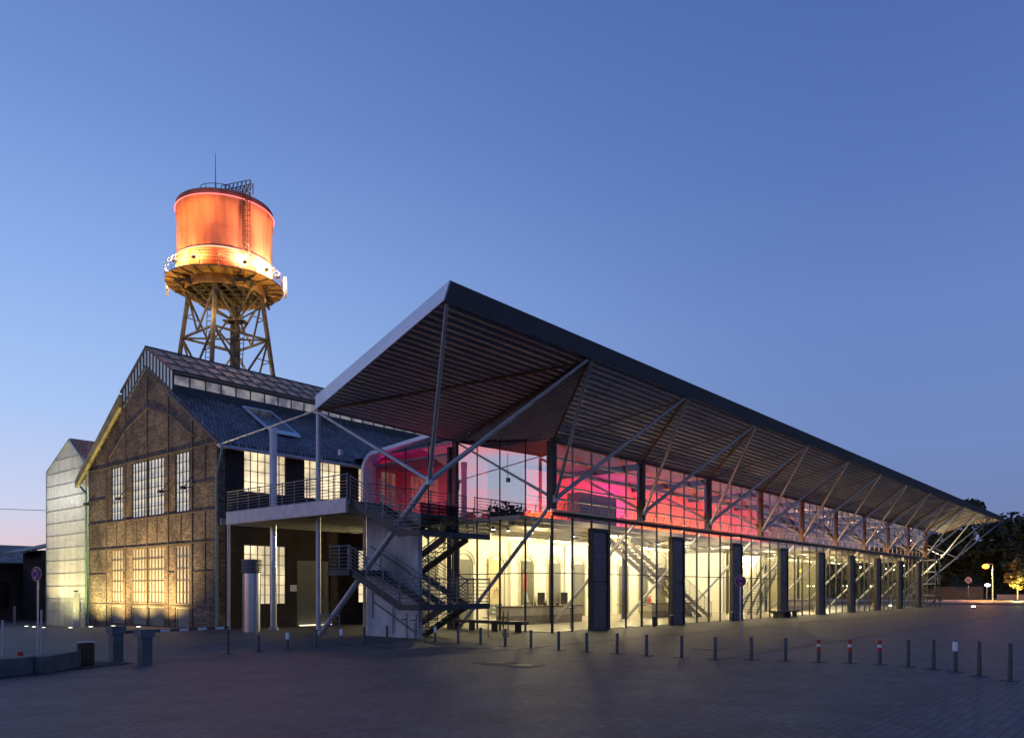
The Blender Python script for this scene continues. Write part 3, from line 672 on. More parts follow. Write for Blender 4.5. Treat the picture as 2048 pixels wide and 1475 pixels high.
# ---- magenta glazed box with rounded metal frame
pts = []
fy0, fy1 = 28.35, 34.9
def ftop(y): return 9.95 - (y-28.35)*.085
frame = [(28.2, 9.98), (33.6, ftop(33.6))]
cx, cz, rr = 33.75, ftop(33.6)-.95, .95
arc = [(cx+rr*math.sin(a), cz+rr*math.cos(a)) for a in [R(8*i) for i in range(1,11)]]
prof = frame + arc + [(34.72, 6.2),(34.35,5.62)]
m = MB()
for (a,za),(b,zb) in zip(prof, prof[1:]):
    d = Vector((0,b-a,zb-za)).normalized(); nrm = Vector((0,d.z,-d.y))*-1
    p = Vector((FX0-.55,a,za)); q = Vector((FX0-.55,b,zb)); o_ = nrm*.20
    m.add([p,q,q+o_,p+o_,p+Vector((.9,0,0)),q+Vector((.9,0,0)),q+o_+Vector((.9,0,0)),p+o_+Vector((.9,0,0))],
          [(0,1,2,3),(7,6,5,4),(0,4,5,1),(3,2,6,7),(1,5,6,2),(0,3,7,4)])
m.build('rounded_frame', M['fascia'], gh)
inner = [(fy0,5.62)]+[(y,z-.17) for y,z in prof[1:-2]]+[(34.55,6.2),(34.2,5.62)]
MB().poly([(FX0+.12,y,z) for y,z in [(28.3,5.62),(28.3,9.8)]+[(y,z-.1) for y,z in prof[1:-2]]+[(34.6,6.2),(34.2,5.62)]]).build('upper_glass', M['uglass'], gh, fix=False)
MB().box(31.2,31.35,28.2,36.3,5.6,9.9).build('magenta_room_wall', M['pink'], gh)
MB().box(FX0+.2,31.2,34.9,35.0,5.6,9.6).build('magenta_room_wall', M['pink'], gh)
MB().box(FX0+.2,31.2,28.2,28.3,5.6,9.9).build('magenta_room_wall', M['pink'], gh)
lamp('magenta_light', gh, (29.4,31.6,9.1), 190, (1,.03,.22), kind='AREA', to=(31.2,31.6,7.6), size=(5.6,.2))
lamp('magenta_light', gh, (29.2,32.5,6.0), 45, (1,.12,.10), kind='AREA', to=(31.2,32.4,6.4), size=(5.0,.2))
for y in (29.9,31.8,33.4): pass
# ================================================================== outside stair
st = thing('outdoor_staircase', 'grey steel scissor staircase around a tall concrete slab under the canopy', 'staircase', (21.9,25,0))
MB().box(21.9,22.14,23.5,26.75,0,5.1).build('concrete_wall', M['conc'], st)
def flight(x0, x1, ya, za, yb, zb, parent, rails=(True,True), n=None):
    dz = zb-za; n = n or max(3, round(abs(dz)/.175)); m = MB()
    for x in (x0+.03, x1-.03): m.beam((x,ya,za-.1),(x,yb,zb-.1),.05,.26)
    m.build('stringer', M['dsteel'], parent)
    m = MB()
    for i in range(n):
        t = (i+.5)/n; y = ya+(yb-ya)*t; z = za+dz*t; m.box(x0+.06,x1-.06,y-.14,y+.14,z-.03,z)
    m.build('treads', M['rail'], parent)
    for x, r in ((x0, rails[0]), (x1, rails[1])):
        if r: railing([(x,ya,za),(x,yb,zb)], 1.0, 7, 1.0, parent)
def landing(x0,x1,y0,y1,z,parent):
    return MB().box(x0,x1,y0,y1,z-.12,z).box(x0,x1,y0-.03,y0-.002,z-.2,z+.02).box(x0-.03,x0-.002,y0,y1,z-.2,z+.02).build('landing', M['dsteel'], parent)
flight(19.95,21.5,25.4,5.65,22.4,4.2,st)
landing(19.9,23.7,21.2,22.4,4.2,st)
railing([(19.9,22.4,4.2),(19.9,21.2,4.2),(23.7,21.2,4.2),(23.7,22.4,4.2)],1.05,7,.9,st)
MB().box(19.88,21.85,21.15,21.17,4.2,5.2).build('mesh_panel', glassmat('perforated_panel',.0,(.42,.45,.52),False), st)
flight(22.3,23.7,22.4,4.2,25.3,2.78,st,(False,True))
landing(19.9,23.7,25.35,26.8,2.78,st)
railing([(19.9,25.4,2.78),(19.9,26.7,2.78),(21.8,26.7,2.78)],1.05,7,.8,st)
flight(19.95,21.5,25.35,2.78,22.4,1.42,st)
flight(22.3,23.7,25.3,2.78,22.4,1.42,st,(False,True))
landing(19.9,23.7,21.2,22.4,1.42,st)
railing([(19.9,22.4,1.42),(19.9,21.2,1.42),(23.7,21.2,1.42),(23.7,22.4,1.42)],1.05,7,.9,st)
flight(22.3,23.7,22.4,1.42,25.1,0.05,st,(False,True))
railing([(20.1,27.6,0),(20.1,26.3,0)],1.0,5,.7,st)
railing([(21.85,26.3,.9),(21.8,23.6,-.35)],1.0,1,1.5,st,'handrail')
MB().path([(21.84,26.5,3.9),(21.84,24.3,2.85),(21.84,23.6,2.5)],.025,6).build('handrail', M['rail'], st)
# big dark column at the stair
# slender gate posts by the stair
gp = thing('reader_post', 'thin black post with small arm before the concrete slab, leftmost', 'post', (20.75,22.9,0), 'thin posts around the staircase')
MB().tube((20.75,22.9,0),(20.75,22.9,1.08),.022,n=6).build('pole', M['dsteel'], gp)
MB().box(20.66,20.76,22.92,23.14,.80,.84).build('arm', M['dsteel'], gp)
for (x,y),lb in zip([(20.45,22.05),(20.2,21.25),(24.4,21.9),(24.9,21.5),(25.1,21.4)],
    ['thin black post with small arm before the middle of the concrete slab','thin black post with small arm before the right edge of the concrete slab','thin black post between the staircase and the long bench','thin black post, nearer of a pair before the long bench','thin black post, further of a pair before the long bench']):
    c = copy_tree(gp); c.location = (x,y,0); c['label'] = lb
fe = thing('end_staircase','narrow dark escape staircase at the far end of the glass foyer','staircase',(101.5,21.5,0))
for z in (5.5,4.1,2.7,1.35): MB().box(100.5,102.9,20.9,22.3,z-.1,z).build('landing', M['rail'], fe)
for p_ in ((100.6,20.95),(102.8,20.95),(100.6,22.25),(102.8,22.25)): MB().box(p_[0]-.05,p_[0]+.05,p_[1]-.05,p_[1]+.05,0,6.5).build('post', M['dsteel'], fe)
for za,zb in ((5.5,4.1),(4.1,2.7),(2.7,1.35),(1.35,.05)): MB().beam((102.9,21.2,za-.05),(105.2,21.2,(za+zb)/2),.1,.2).beam((105.2,22,(za+zb)/2),(102.9,22,zb),.1,.2).build('stringer', M['dsteel'], fe)
railing([(100.5,20.9,5.5),(102.9,20.9,5.5)],1,5,1.2,fe); railing([(100.5,20.9,2.7),(102.9,20.9,2.7)],1,5,1.2,fe)
# ================================================================== inside things
def bar(x0,x1,y0,y1,label,loc):
    t = thing('bar_counter', label, 'counter', loc)
    MB().box(x0,x1,y0,y1,.04,.5).build('plinth', mat('dark_front',(.22,.20,.16),.5), t)
    MB().box(x0-.02,x1+.02,y0-.02,y1+.02,.502,1.0).build('front', mat('pale_front',(.42,.39,.32),.5), t)
    MB().box(x0-.08,x1+.08,y0-.08,y1+.08,1.002,1.06).build('top', M['wood'], t)
    return t
bar(33.2,40.2,28.2,29.2,'long pale bar counter with dark base behind the corner glass','' or (36.7,28.7,.03))
bar(47.5,53.5,27.5,28.4,'long brown bar counter inside third glazed bay',(50.5,28,.03))
bar(70,77,26.5,27.4,'far bar counter inside the dim glazed bays',(73.5,27,.03))
bo = None
for i in range(14):
    x = 35.6+random.random()*4.2; h = .22+.12*random.random()
    if bo is None:
        m = MB().lathe((x,28.7,1.06),[(0,0),(.045,0),(.045,.18),(.018,.24),(.018,.32),(0,.32)],10)
        bo = m.build('bottle', M['bottle'], None, (x,28.7,1.06)); tag(bo,'glass bottle standing on the corner bar counter','bottle','bottles on the corner bar')
    else:
        c = bo.copy(); C.objects.link(c); c.location = (x,28.4+.5*random.random(),1.06); c.scale = (1,1,h/.3)
def hightable(x,y,label):
    t = thing('high_table', label, 'table', (x,y,.03), 'high tables in the foyer')
    MB().tube((x,y,.03),(x,y,.05),.25,n=16).build('foot', M['stain'], t); MB().tube((x,y,.05),(x,y,1.05),.03,n=8).build('leg', M['stain'], t)
    MB().tube((x,y,1.05),(x,y,1.08),.33,n=20).build('tabletop', M['wood'], t); return t
ht = hightable(32.6,23.6,'high round table with steel leg before the corner bar')
for (x,y),lb in zip([(38.2,25.5),(40.6,24.2),(41.3,26.0),(48.2,24.6),(65.5,25),(70.5,24.4),(79,24.6),(85,25)],
    ['high round table just right of the first portal slab','high round table in the middle of the second glazed bay','high round table furthest back in the second glazed bay','high round table in the third glazed bay','high round table in the fifth glazed bay','high round table in the sixth glazed bay','high round table in the seventh glazed bay','high round table in the eighth glazed bay']):
    c = copy_tree(ht); c.location = (x,y,.03); c['label'] = lb
def bench(p, q, label, col='wood'):
    p = Vector(p); q = Vector(q); t = thing('bench', label, 'bench', ((p+q)/2)[:]); d = (q-p).normalized()
    MB().beam(p+Vector((0,0,.44)),q+Vector((0,0,.44)),.45,.14).build('seat', M['dsteel'], t)
    L = (q-p).length; k = 4
    for i in range(k):
        c = p+d*(L*(i+.3)/(k-.4)); MB().beam(c,c+Vector((0,0,.37)),.12,.3).build('leg', M['dsteel'], t)
bench((28.2,28.3,0),(28.1,22.9,0),'long low dark bench outside the corner glass')
bench((53.3,21.2,0),(57.6,21.2,0),'low dark bench outside the fourth glazed bay')
def screen(x,y,z,label):
    t = thing('wall_screen', label, 'screen', (x,y,z-.4), 'upright screens in the foyer')
    MB().box(x-.38,x+.38,y,y+.06,z-.5,z+.5).build('frame', M['dsteel'], t)
    MB().box(x-.35,x+.35,y-.01,y-.002,z-.47,z+.47).build('display', M['black'], t); return t
scr = screen(43.0,33.6,1.3,'upright black screen on the rear wall above the bar')
for (x,y),lb in zip([(45.7,33.6),(41.6,27.4),(50.1,27.0),(62.6,28.4),(68.6,28.4)],
    ['upright black screen right of the corner column on the rear wall','upright dark screen just right of the first portal slab','upright dark screen just right of the second portal slab','upright dark screen just right of the third portal slab','upright dark screen just left of the fourth portal slab']):
    c = copy_tree(scr); c.location = (x,y,.9); c['label'] = lb
# posters
po = thing('hanging_banner','tall banner with amber table scene and grey foot hung on rear wall','banner',(38.45,33.9,.4))
MB().box(37.75,39.1,33.84,33.88,1.05,3.95).build('picture', M['yel'], po)
MB().box(37.75,39.1,33.84,33.88,.35,1.045).build('caption_field', mat('slate_caption',(.13,.15,.15),.6), po)
MB().box(38.2,38.6,33.832,33.839,.78,.86).box(38.05,38.8,33.832,33.839,.5,.56).build('caption_lines', M['wpaint'], po)
MB().box(38.25,38.7,33.832,33.839,1.9,1.96).box(38.28,38.31,33.832,33.839,1.65,1.9).box(38.62,38.65,33.832,33.839,1.65,1.9).box(38.5,38.56,33.832,33.839,1.96,2.15).build('painted_table', M['wood'], po)
po = thing('hanging_banner','tall dark banner with standing figure in red hung on rear wall','banner',(41.7,33.9,.4))
MB().box(41.15,42.35,33.84,33.88,.35,3.95).build('picture', mat('dark_banner',(.07,.07,.06),.6), po)
fg = MB().lathe((41.5,33.83,3.3),[(0,-.14),(.09,-.08),(.11,.02),(.07,.11),(0,.13)],10); fg.build('painted_head', mat('banner_pale',(.5,.42,.36),.6), po)
MB().slab([(41.3,33.838,3.1),(41.66,33.838,3.1),(41.75,33.838,2.5),(41.66,33.838,1.9),(41.32,33.838,1.9),(41.24,33.838,2.5)],(0,-.01,0)).build('painted_coat', mat('banner_red',(.30,.05,.04),.6,0,.5,3), po)
MB().slab([(41.34,33.838,1.89),(41.62,33.838,1.89),(41.9,33.838,1.15),(41.4,33.838,1.15)],(0,-.01,0)).build('painted_skirt', mat('banner_grey',(.22,.26,.27),.6,0,.4,3), po)
MB().box(41.5,42.0,33.832,33.839,.78,.86).box(41.35,42.1,33.832,33.839,.5,.56).build('caption_lines', M['wpaint'], po)
def istair(x0,z0,x1,z1,y,label,loc):
    t = thing('inner_staircase', label, 'staircase', loc); n = 26
    for yy in (y-.7,y,y+.7): MB().beam((x0,yy,z0-.15),(x1,yy,z1-.15),.08,.26).build('stringer', mat('cream_steel',(.30,.27,.20),.5), t)
    m = MB()
    for i in range(n):
        f = (i+.5)/n; x = x0+(x1-x0)*f; z = z0+(z1-z0)*f; m.box(x-.16,x+.16,y-.8,y+.8,z-.02,z+.02)
    m.build('treads', M['rail'], t)
    railing([(x0,y-.8,z0),(x1,y-.8,z1)],1.0,6,1.2,t); railing([(x0,y+.8,z0),(x1,y+.8,z1)],1.0,6,1.2,t)
istair(40.4,5.5,52.6,.1,26.3,'cream steel staircase descending to the right across the second and third glazed bays',(52.6,26.3,.03))
istair(66.5,5.5,60.0,.1,26.0,'cream steel staircase descending to the left in the fourth glazed bay',(60,26,.03))
# ================================================================== water tower
WT = Vector((38,66.6,0)); dv = Vector((math.cos(TH),math.sin(TH),0)); rv = Vector((math.sin(TH),-math.cos(TH),0))
def wp(lat, dep, z): return WT + rv*lat + dv*dep + Vector((0,0,z))
wt = thing('water_tower','old water tower with glowing orange tank on braced steel legs','water tower',(WT.x,WT.y,0))
tk = MB().lathe(WT,[(0,29.9),(4.18,29.9),(4.18,31.75)],72); 
tk.lathe(WT,[(4.18,31.752),(4.13,31.85),(4.13,35.45),(4.22,35.5),(4.22,36.75)],72)
tk.lathe(WT,[(4.22,36.75),(4.18,36.82),(0,37.4)],72)
tkp = tk.build('tank', M['tank'], wt)
for zz,rr_ in ((33.6,4.13),): MB().lathe(WT,[(rr_-.01,zz-.03),(rr_+.008,zz-.02),(rr_+.008,zz+.02),(rr_-.01,zz+.03)],72).build('plate_seam', M['tank'], wt)
for i,(la,de) in enumerate([(-3.6,-3.3),(-1.6,-4.8),(1.4,-4.8),(3.6,-3.3),(4.7,-1.2)]):
    k_ = 1.05; p = wp(la*k_,de*k_,30.4)
    lamp('up_beam', wt, p, [2000,2300,500,1300,1500][i], (1,.50,.16) if i < 3 else (1,.42,.24), .1, 'SPOT', wp(la*.86,de*.86,34.6), spot=62)
MB().lathe(WT,[(4.28,36.22),(4.33,36.26),(4.28,36.30),(4.23,36.26),(4.28,36.22)],72).build('neon_ring', M['neon'], wt)
MB().lathe(WT,[(4.24,31.70),(4.28,31.74),(4.24,31.78),(4.18,31.74),(4.24,31.70)],72).build('neon_ring', emit('dim_neon',(1,.45,.3),2.5), wt)
MB().lathe(WT,[(3.4,29.7),(5.12,29.7),(5.12,29.82),(3.4,29.82)],72,False).build('gallery', M['goldlit'], wt)
m = MB()
for i in range(24):
    a = 2*math.pi*i/24; c, s = math.cos(a), math.sin(a); m = MB(); m.beam((WT.x+3.7*c,WT.y+3.7*s,29.62),(WT.x+5.08*c,WT.y+5.08*s,29.66),.07,.12)
    if i % 2 == 0: m.beam((WT.x+3.85*c,WT.y+3.85*s,29.1),(WT.x+4.9*c,WT.y+4.9*s,29.6),.06)
    m.build('gallery_bracket', M['tanks'], wt)
MB().lathe(WT,[(3.6,28.9),(3.6,29.69),(3.45,29.69),(3.45,28.9),(3.6,28.9)],48,False).build('ring_beam', M['goldlit'], wt)
MB().lathe(WT,[(3.6,29.69),(0,29.69)],32).build('tank_floor', M['tanks'], wt)
m = MB()
for a in range(-3,4): m.beam(wp(-3.4,a,29.3),wp(3.4,a,29.3),.12,.3); m.beam(wp(a,-3.4,29.0),wp(a,3.4,29.0),.12,.3)
for a in (-2.2,0,2.2): m.beam(wp(-3.2,a,29.0),wp(.9,0,26.6),.14); m.beam(wp(3.2,a,29.0),wp(.9,0,26.6),.14)
m.build('floor_girder', M['tanks'], wt)
m = MB(); n = 40
for j,h in enumerate((.3,.6,.9,1.15)):
    for i in range(n):
        a = 2*math.pi*i/n; b = 2*math.pi*(i+1)/n
        m.tube((WT.x+5.08*math.cos(a),WT.y+5.08*math.sin(a),29.85+h),(WT.x+5.08*math.cos(b),WT.y+5.08*math.sin(b),29.85+h),.022,n=4,cap=False)
for i in range(0,n,2):
    a = 2*math.pi*i/n; m.tube((WT.x+5.08*math.cos(a),WT.y+5.08*math.sin(a),29.7),(WT.x+5.08*math.cos(a),WT.y+5.08*math.sin(a),31.0),.03,n=5)
m.build('gallery_railing', M['tanks'], wt)
tops = [(.3,-3.25),(3.25,.3),(-.3,3.25),(-3.25,-.3)]
def legp(i,z):
    f = 1+(29.1-z)*.14/3.26; l,d = tops[i%4]; return wp(l*f,d*f,z)
for i in range(4): MB().beam(legp(i,29.1),legp(i,0),.30,.30).build('leg', M['tanks'], wt)
for za,zb in ((28.8,25.0),(25.0,21.0),(21.0,16.5),(16.5,11),(11,5)):
    m = MB()
    for i in range(4):
        m.beam(legp(i,zb),legp(i+1,zb),.16,.18)
        md = (legp(i,zb)+legp(i+1,zb))/2; 
        m.beam(legp(i,za),md,.13,.16); m.beam(legp(i+1,za),md,.13,.16)
        q1 = legp(i,zb).lerp(legp(i+1,zb),.5); q0 = legp(i,(za+zb)/2); m.beam(q0,legp(i,za).lerp(md,.5),.07); m.beam(legp(i+1,(za+zb)/2),legp(i+1,za).lerp(md,.5),.07)
    m.beam(legp(0,zb),legp(2,zb),.14); m.beam(legp(1,zb),legp(3,zb),.14)
    m.build('bracing', M['tanks'], wt)
MB().tube(wp(.9,0,0),wp(.9,0,28.0),.45,n=20).build('riser_pipe', M['tanks'], wt)
def ladder(p,q,w,parent,name='ladder',cage=False):
    p,q = Vector(p),Vector(q); m = MB(); a = rv*w/2
    m.beam(p-a,q-a,.06); m.beam(p+a,q+a,.06); n_ = int((q-p).length/.45)
    for i in range(n_): c = p.lerp(q,(i+.5)/n_); m.beam(c-a,c+a,.08,.05)
    if cage:
        for i in range(0,n_,2):
            c = p.lerp(q,(i+.5)/n_)-dv*.45; m.path([c+a-dv*-.45,c+a*.8,c-a*.8,c-a-dv*-.45],.03,4)
        for s_ in (-.8,0,.8): m.beam(p-dv*.45+a*s_,q-dv*.45+a*s_,.04)
    return m.build(name, M['tanks'], parent)
ladder(wp(2.0,-2.4,26.0),wp(2.7,-4.2,29.7),.9,wt,'access_stair'); ladder(wp(1.7,-1.6,22.0),wp(2.2,-2.3,26.0),.8,wt,'access_stair')
ladder(wp(.9,-1.0,17.5),wp(1.7,-1.6,22.0),.8,wt,'access_stair'); MB().beam(wp(.6,-1.9,25.95),wp(2.6,-1.9,25.95),1.0,.08).build('platform', M['tanks'], wt)
ladder(wp(-1.4,-.5,22.0),wp(-.6,-1.8,28.2),.6,wt)
ladder(wp(3.05,-3.15,31.0),wp(3.05,-3.15,36.9),.55,wt,'ladder',True)
m = MB()
for s_ in (-.35,.35):
    for h in (36.9,37.8): m.beam(wp(.6,-2.2+s_,h),wp(3.5,-3.2+s_,h),.05)
    for i in range(8):
        f = i/7; p = wp(.6+2.9*f,-2.2-1.0*f+s_,36.9); m.beam(p,p+Vector((0,0,.9)),.05)
        if i < 7: q = wp(.6+2.9*(i+1)/7,-2.2-1.0*(i+1)/7+s_,37.8); m.beam(p,q,.04)
m.build('roof_gantry', M['tanks'], wt)
m = MB(); pr_ = None
for i in range(15):
    a = math.pi*i/14; p = wp(.2+1.4*math.cos(a)-.2,-2.2-.9*math.sin(a),37.75)
    if pr_ is not None: m.tube(pr_,p,.03,n=5)
    if i % 3 == 0: m.tube(p-Vector((0,0,.9)),p,.03,n=5)
    pr_ = p
m.build('roof_railing', M['tanks'], wt)
MB().tube(wp(-.9,0,37.5),wp(-.9,0,42.1),.05,.02,n=6).build('antenna_mast', M['tanks'], wt)
for s_,d in ((-5.35,.0),(5.35,.6)):
    MB().box(*sum([[c-.1,c+.1] for c in wp(s_,d,0)[:2]],[]),29.0,30.9).build('panel_antenna', M['wpaint'], wt)
for i,(la,de) in enumerate([(-4.9,-1.5),(-3.0,-4.1),(-1.0,-5.0),(3.2,-3.9),(4.6,-2.2),(5.05,-.5),(-5.1,.2)]):
    p = wp(la*.97,de*.97,30.7)
    f_ = MB().box(p.x-.14,p.x+.14,p.y-.14,p.y+.14,p.z-.28,p.z-.06).build('floodlight', M['dsteel'], wt)
    MB().box(p.x-.11,p.x+.11,p.y-.11,p.y+.11,p.z-.055,p.z-.03).build('lens', M['flood'], f_)
    q = wp(la*.8,de*.8,35.5)
    lamp('flood_beam', wt, p+Vector((0,0,.1)), [1100,1300,600,1300,1800,1500,1000][i], (1,.46,.14) if i < 3 else (1,.52,.28), .1)
for la,de,z,p_ in ((-4.4,-3.2,27.6,420),(4.4,-3.0,27.4,460),(0.2,-4.6,26.0,330),(0,1.5,22.5,380),(-2.2,2.2,27.0,300),(2.5,2.2,27,300)):
    lamp('tower_light', wt, wp(la,de,z), p_*.8, (1,.62,.22), .08)
# ================================================================== street furniture
bl = [(14.01,22.53,.55),(15.1,22.54,.6),(16.28,22.6,.62),(17.42,22.69,.62),(18.52,22.78,.62),(19.71,22.87,.62),(20.89,21.47,.62),(21.0,20.35,.62),(20.98,19.2,.62),(20.9,17.95,.62),(20.86,16.76,.62),(20.78,15.52,.62),(20.7,14.34,.63),(20.7,13.19,.64),(20.72,12.16,.64),(20.78,11.02,.64),(20.98,10.06,.64),(21.5,9.2,.64),(21.8,8.33,.64),(21.95,7.46,.62),(22.2,6.71,.63),(22.27,5.97,.65),(22.17,5.25,.70),(21.88,4.6,.74),(21.56,4.05,.76),(20.79,3.42,.80),(20.2,2.73,.82)]
proto = thing('bollard','','bollard',(*bl[0][:2],0),'bollards lined up across the forecourt')
px, py, _ = bl[0]
MB().lathe((px,py,0),[(.05,0),(.05,.985),(.042,1.0),(0,1.0)],14).build('post', mat('bollard_steel',(.065,.07,.075),.5,.3), proto)
MB().box(px-.17,px+.17,py-.17,py+.17,.004,.012).build('base_plate', M['asph'], proto)
ordn = ['first','second','third','fourth','fifth','sixth','seventh','eighth','ninth','tenth','eleventh','twelfth','thirteenth','fourteenth','fifteenth','sixteenth','seventeenth','eighteenth','nineteenth','twentieth']
wrap = {1:0, 3:0, 6:0, 24:0}; redb = [19,20,21]
lb = {1:'short grey bollard with white paper sleeve, second from left of the row', 3:'grey bollard with white paper sleeve in front of the slanted strut foot', 6:'grey bollard with white paper sleeve in front of the stair flights',24:'tall grey bollard with white notice wrapped round its top near the right edge',
      19:'leftmost of three bollards with red and white bands',20:'middle one of three bollards with red and white bands',21:'rightmost of three bollards with red and white bands'}
made = []
for i,(x,y,h) in enumerate(bl):
    o = proto if i == 0 else copy_tree(proto)
    o.location = (x,y,0); o.scale = (1,1,1)
    for ch in o.children:
        if ch.name.startswith('post'): ch.scale = (1,1,h) 
    if i in lb: o['label'] = lb[i]
    elif i < 22: o['label'] = 'plain grey bollard, %s from the left of the row' % ordn[i] if i < 20 else 'plain grey bollard'
    else: o['label'] = 'plain tall grey bollard, %s from the right end of the row' % ordn[26-i]
    made.append(o)
for i in wrap:
    x,y,h = bl[i]; ORG[made[i].name] = Vector((x,y,0))
    MB().lathe((x,y,0),[(.056,h-.26),(.056,h-.03),(.05,h-.03)],14).build('paper_sleeve', M['wpaint'], made[i])
for i in redb:
    x,y,h = bl[i]; ORG[made[i].name] = Vector((x,y,0))
    MB().lathe((x,y,0),[(.054,h-.11),(.054,h-.02)],14).lathe((x,y,0),[(.054,h-.30),(.054,h-.20)],14).build('red_band', M['red'], made[i])
    MB().lathe((x,y,0),[(.053,h-.195),(.053,h-.115)],14).build('white_band', M['wpaint'], made[i])
MB_ = MB
def sign(x, y, h, r, label, face='stop', thick=.025, toward=None):
    t = thing('road_sign', label, 'sign', (x,y,gz(x,y)))
    d = Vector((-x,-y,0)).normalized() if toward is None else Vector(toward).normalized(); s = Vector((-d.y,d.x,0)); z0 = gz(x,y)
    MB().tube((x,y,z0),(x,y,h+.10),.022,n=8).build('pole', M['stain'], t)
    c = Vector((x,y,h)) + d*.05
    def disc(r_, off, mt, nm): 
        return MB().tube(c+d*off, c+d*(off+.006), r_, n=32).build(nm, mt, t)
    disc(r*1.06, -.012, M['wpaint'], 'rim'); disc(r, -.004, M['signred'], 'red_field')
    m = MB()
    Z = Vector((0,0,1)); o = c+d*.012
    if face == 'nostop':
        for a in (0,90,180,270):                       # blue quarters left by the red cross
            ca, sa = math.cos(R(a)), math.sin(R(a)); ax_ = s*ca+Z*sa; bx_ = -s*sa+Z*ca
            pts = [o+ax_*r*.14]+[o+ax_*r*.78*math.cos(R(b))+bx_*r*.78*math.sin(R(b)) for b in (-34,-20,-7,7,20,34)]
            m.slab(pts, d*.004)
        m.build('blue_field', M['blue'], t)
        m = MB(); o2 = c+d*.02
        for zz in (.47,-.47):                          # white arrows at top and bottom
            p = o2+Z*r*zz
            m.slab([p-s*r*.22-Z*r*.05,p+s*r*.10-Z*r*.05,p+s*r*.10+Z*r*.05,p-s*r*.22+Z*r*.05], d*.004)
            m.slab([p+s*r*.10-Z*r*.13,p+s*r*.30,p+s*r*.10+Z*r*.13], d*.004)
        m.build('white_arrow', M['wpaint'], t)
    elif face == 'blue':
        m.tube(c+d*.004,c+d*.010,r*.8,n=24); m.build('blue_field', M['blue'], t)
    return t
sign(21.6,9.57,2.24,.155,'round red and blue no stopping sign with white arrows on thin pole before the foyer',face='nostop')
sign(7.17,21.28,2.38,.165,'dark red and blue round sign seen at a slant beside the concrete blocks',face='nostop',toward=(-.95,-.3,0))
sign(178.5,31.2,3.9,.55,'small distant round blue and white sign on a post by the far verge',face='blue')
# barrier
def gatebox(x,y,h,label):
    t = thing('barrier_cabinet', label, 'barrier cabinet', (x,y,0)); w = .14
    MB().box(x-w,x+w,y-w,y+w,0,h-.22).build('cabinet', mat('cabinet_paint',(.11,.12,.12),.6,.1), t)
    MB().box(x-w-.05,x+w+.05,y-w-.04,y+w+.10,h-.218,h).build('housing', mat('housing_paint',(.13,.14,.14),.6,.1), t)
    return t
gatebox(9.55,22.5,.98,'grey barrier cabinet holding the striped boom, left of the two'); gatebox(9.75,21.2,.93,'plain grey barrier cabinet, right of the two')
bm_ = thing('barrier_boom','lowered dark boom with white stripes between cabinet and rest post','barrier boom',(9.8,22.5,.8))
p, q = Vector((9.8,22.55,.80)), Vector((12.87,22.37,.82))
MB().beam(p,q,.05,.085).build('boom', mat('boom_paint',(.09,.06,.05),.5), bm_)
m = MB()
for i in range(5):
    a = p.lerp(q,.14+i*.18); b = p.lerp(q,.14+i*.18+.09); m.beam(a,b,.054,.07)
m.build('white_stripe', M['wpaint'], bm_)
rp = thing('boom_rest','thin dark rest post under the tip of the barrier boom','post',(12.87,22.37,0))
MB().tube((12.87,22.37,0),(12.87,22.37,.76),.03,n=8).build('post', M['dsteel'], rp); MB().beam((12.8,22.37,.74),(12.94,22.37,.74),.16,.03).build('cradle', M['dsteel'], rp)
MB().box(12.7,13.04,22.2,22.54,.004,.012).build('base_plate', M['asph'], rp)
# bin
bn = thing('litter_bin','low round bin of dark vertical slats at the end of the concrete blocks','bin',(8.5,21.85,0))
MB().lathe((8.5,21.85,0),[(.0,.02),(.17,.02),(.17,.60),(.14,.60),(.14,.1)],24).build('drum', M['dsteel'], bn)
m = MB()
for i in range(20):
    a = 2*math.pi*i/20; m.box(*[v for c_ in ((8.5+.185*math.cos(a)),) for v in (c_-.015,c_+.015)],*[v for c_ in ((21.85+.185*math.sin(a)),) for v in (c_-.015,c_+.015)],.03,.58)
m.build('slats', M['wood'], bn)
MB().lathe((8.5,21.85,0),[(.13,.60),(.20,.60),(.20,.63),(.13,.63),(.13,.60)],24).build('rim', M['steel'], bn)
def cblock(p,q,w,h,label):
    p,q = Vector((*p,h/2)),Vector((*q,h/2)); o = MB().beam(p,q,w,h).build('concrete_block', M['blk'], None, (((p+q)/2).x,((p+q)/2).y,0))
    md = o.modifiers.new('bevel','BEVEL'); md.width = .02; md.segments = 2
    tag(o,label,'concrete block','concrete blocks at the kerb'); return o
cblock((3.0,19.75),(6.75,20.85),.6,.42,'low concrete block at the left picture edge, nearest one'); cblock((6.9,20.6),(8.1,21.75),.5,.42,'low concrete block between the nearest block and the round bin')
# poles and red chain at left
for (x,y,h,l) in ((6.6,21.9,1.25,'thin bare metal pole at the far left behind the concrete blocks'),(7.9,23.2,1.45,'thin bare metal pole beside the dark round sign')):
    tag(MB().tube((x,y,0),(x,y,h),.022,n=8).build('pole', M['steel'], None, (x,y,0)),l,'pole','bare poles at left')
rb = thing('red_folding_arm','red jointed metal arm standing by the concrete blocks','bracket',(6.2,22.2,0))
MB().path([(5.9,22.4,.75),(6.15,22.2,.62),(6.35,22.05,.38),(6.75,21.8,.30),(6.95,21.7,.42)],.025,6).build('arm', M['red'], rb)
MB().tube((6.95,21.7,0),(6.95,21.7,.42),.02,n=6).build('support', M['dsteel'], rb)
for p_ in ((6.35,22.05,.38),(6.92,21.72,.40)): MB().box(p_[0]-.05,p_[0]+.05,p_[1]-.05,p_[1]+.05,p_[2]-.07,p_[2]+.07).build('joint', M['red'], rb)
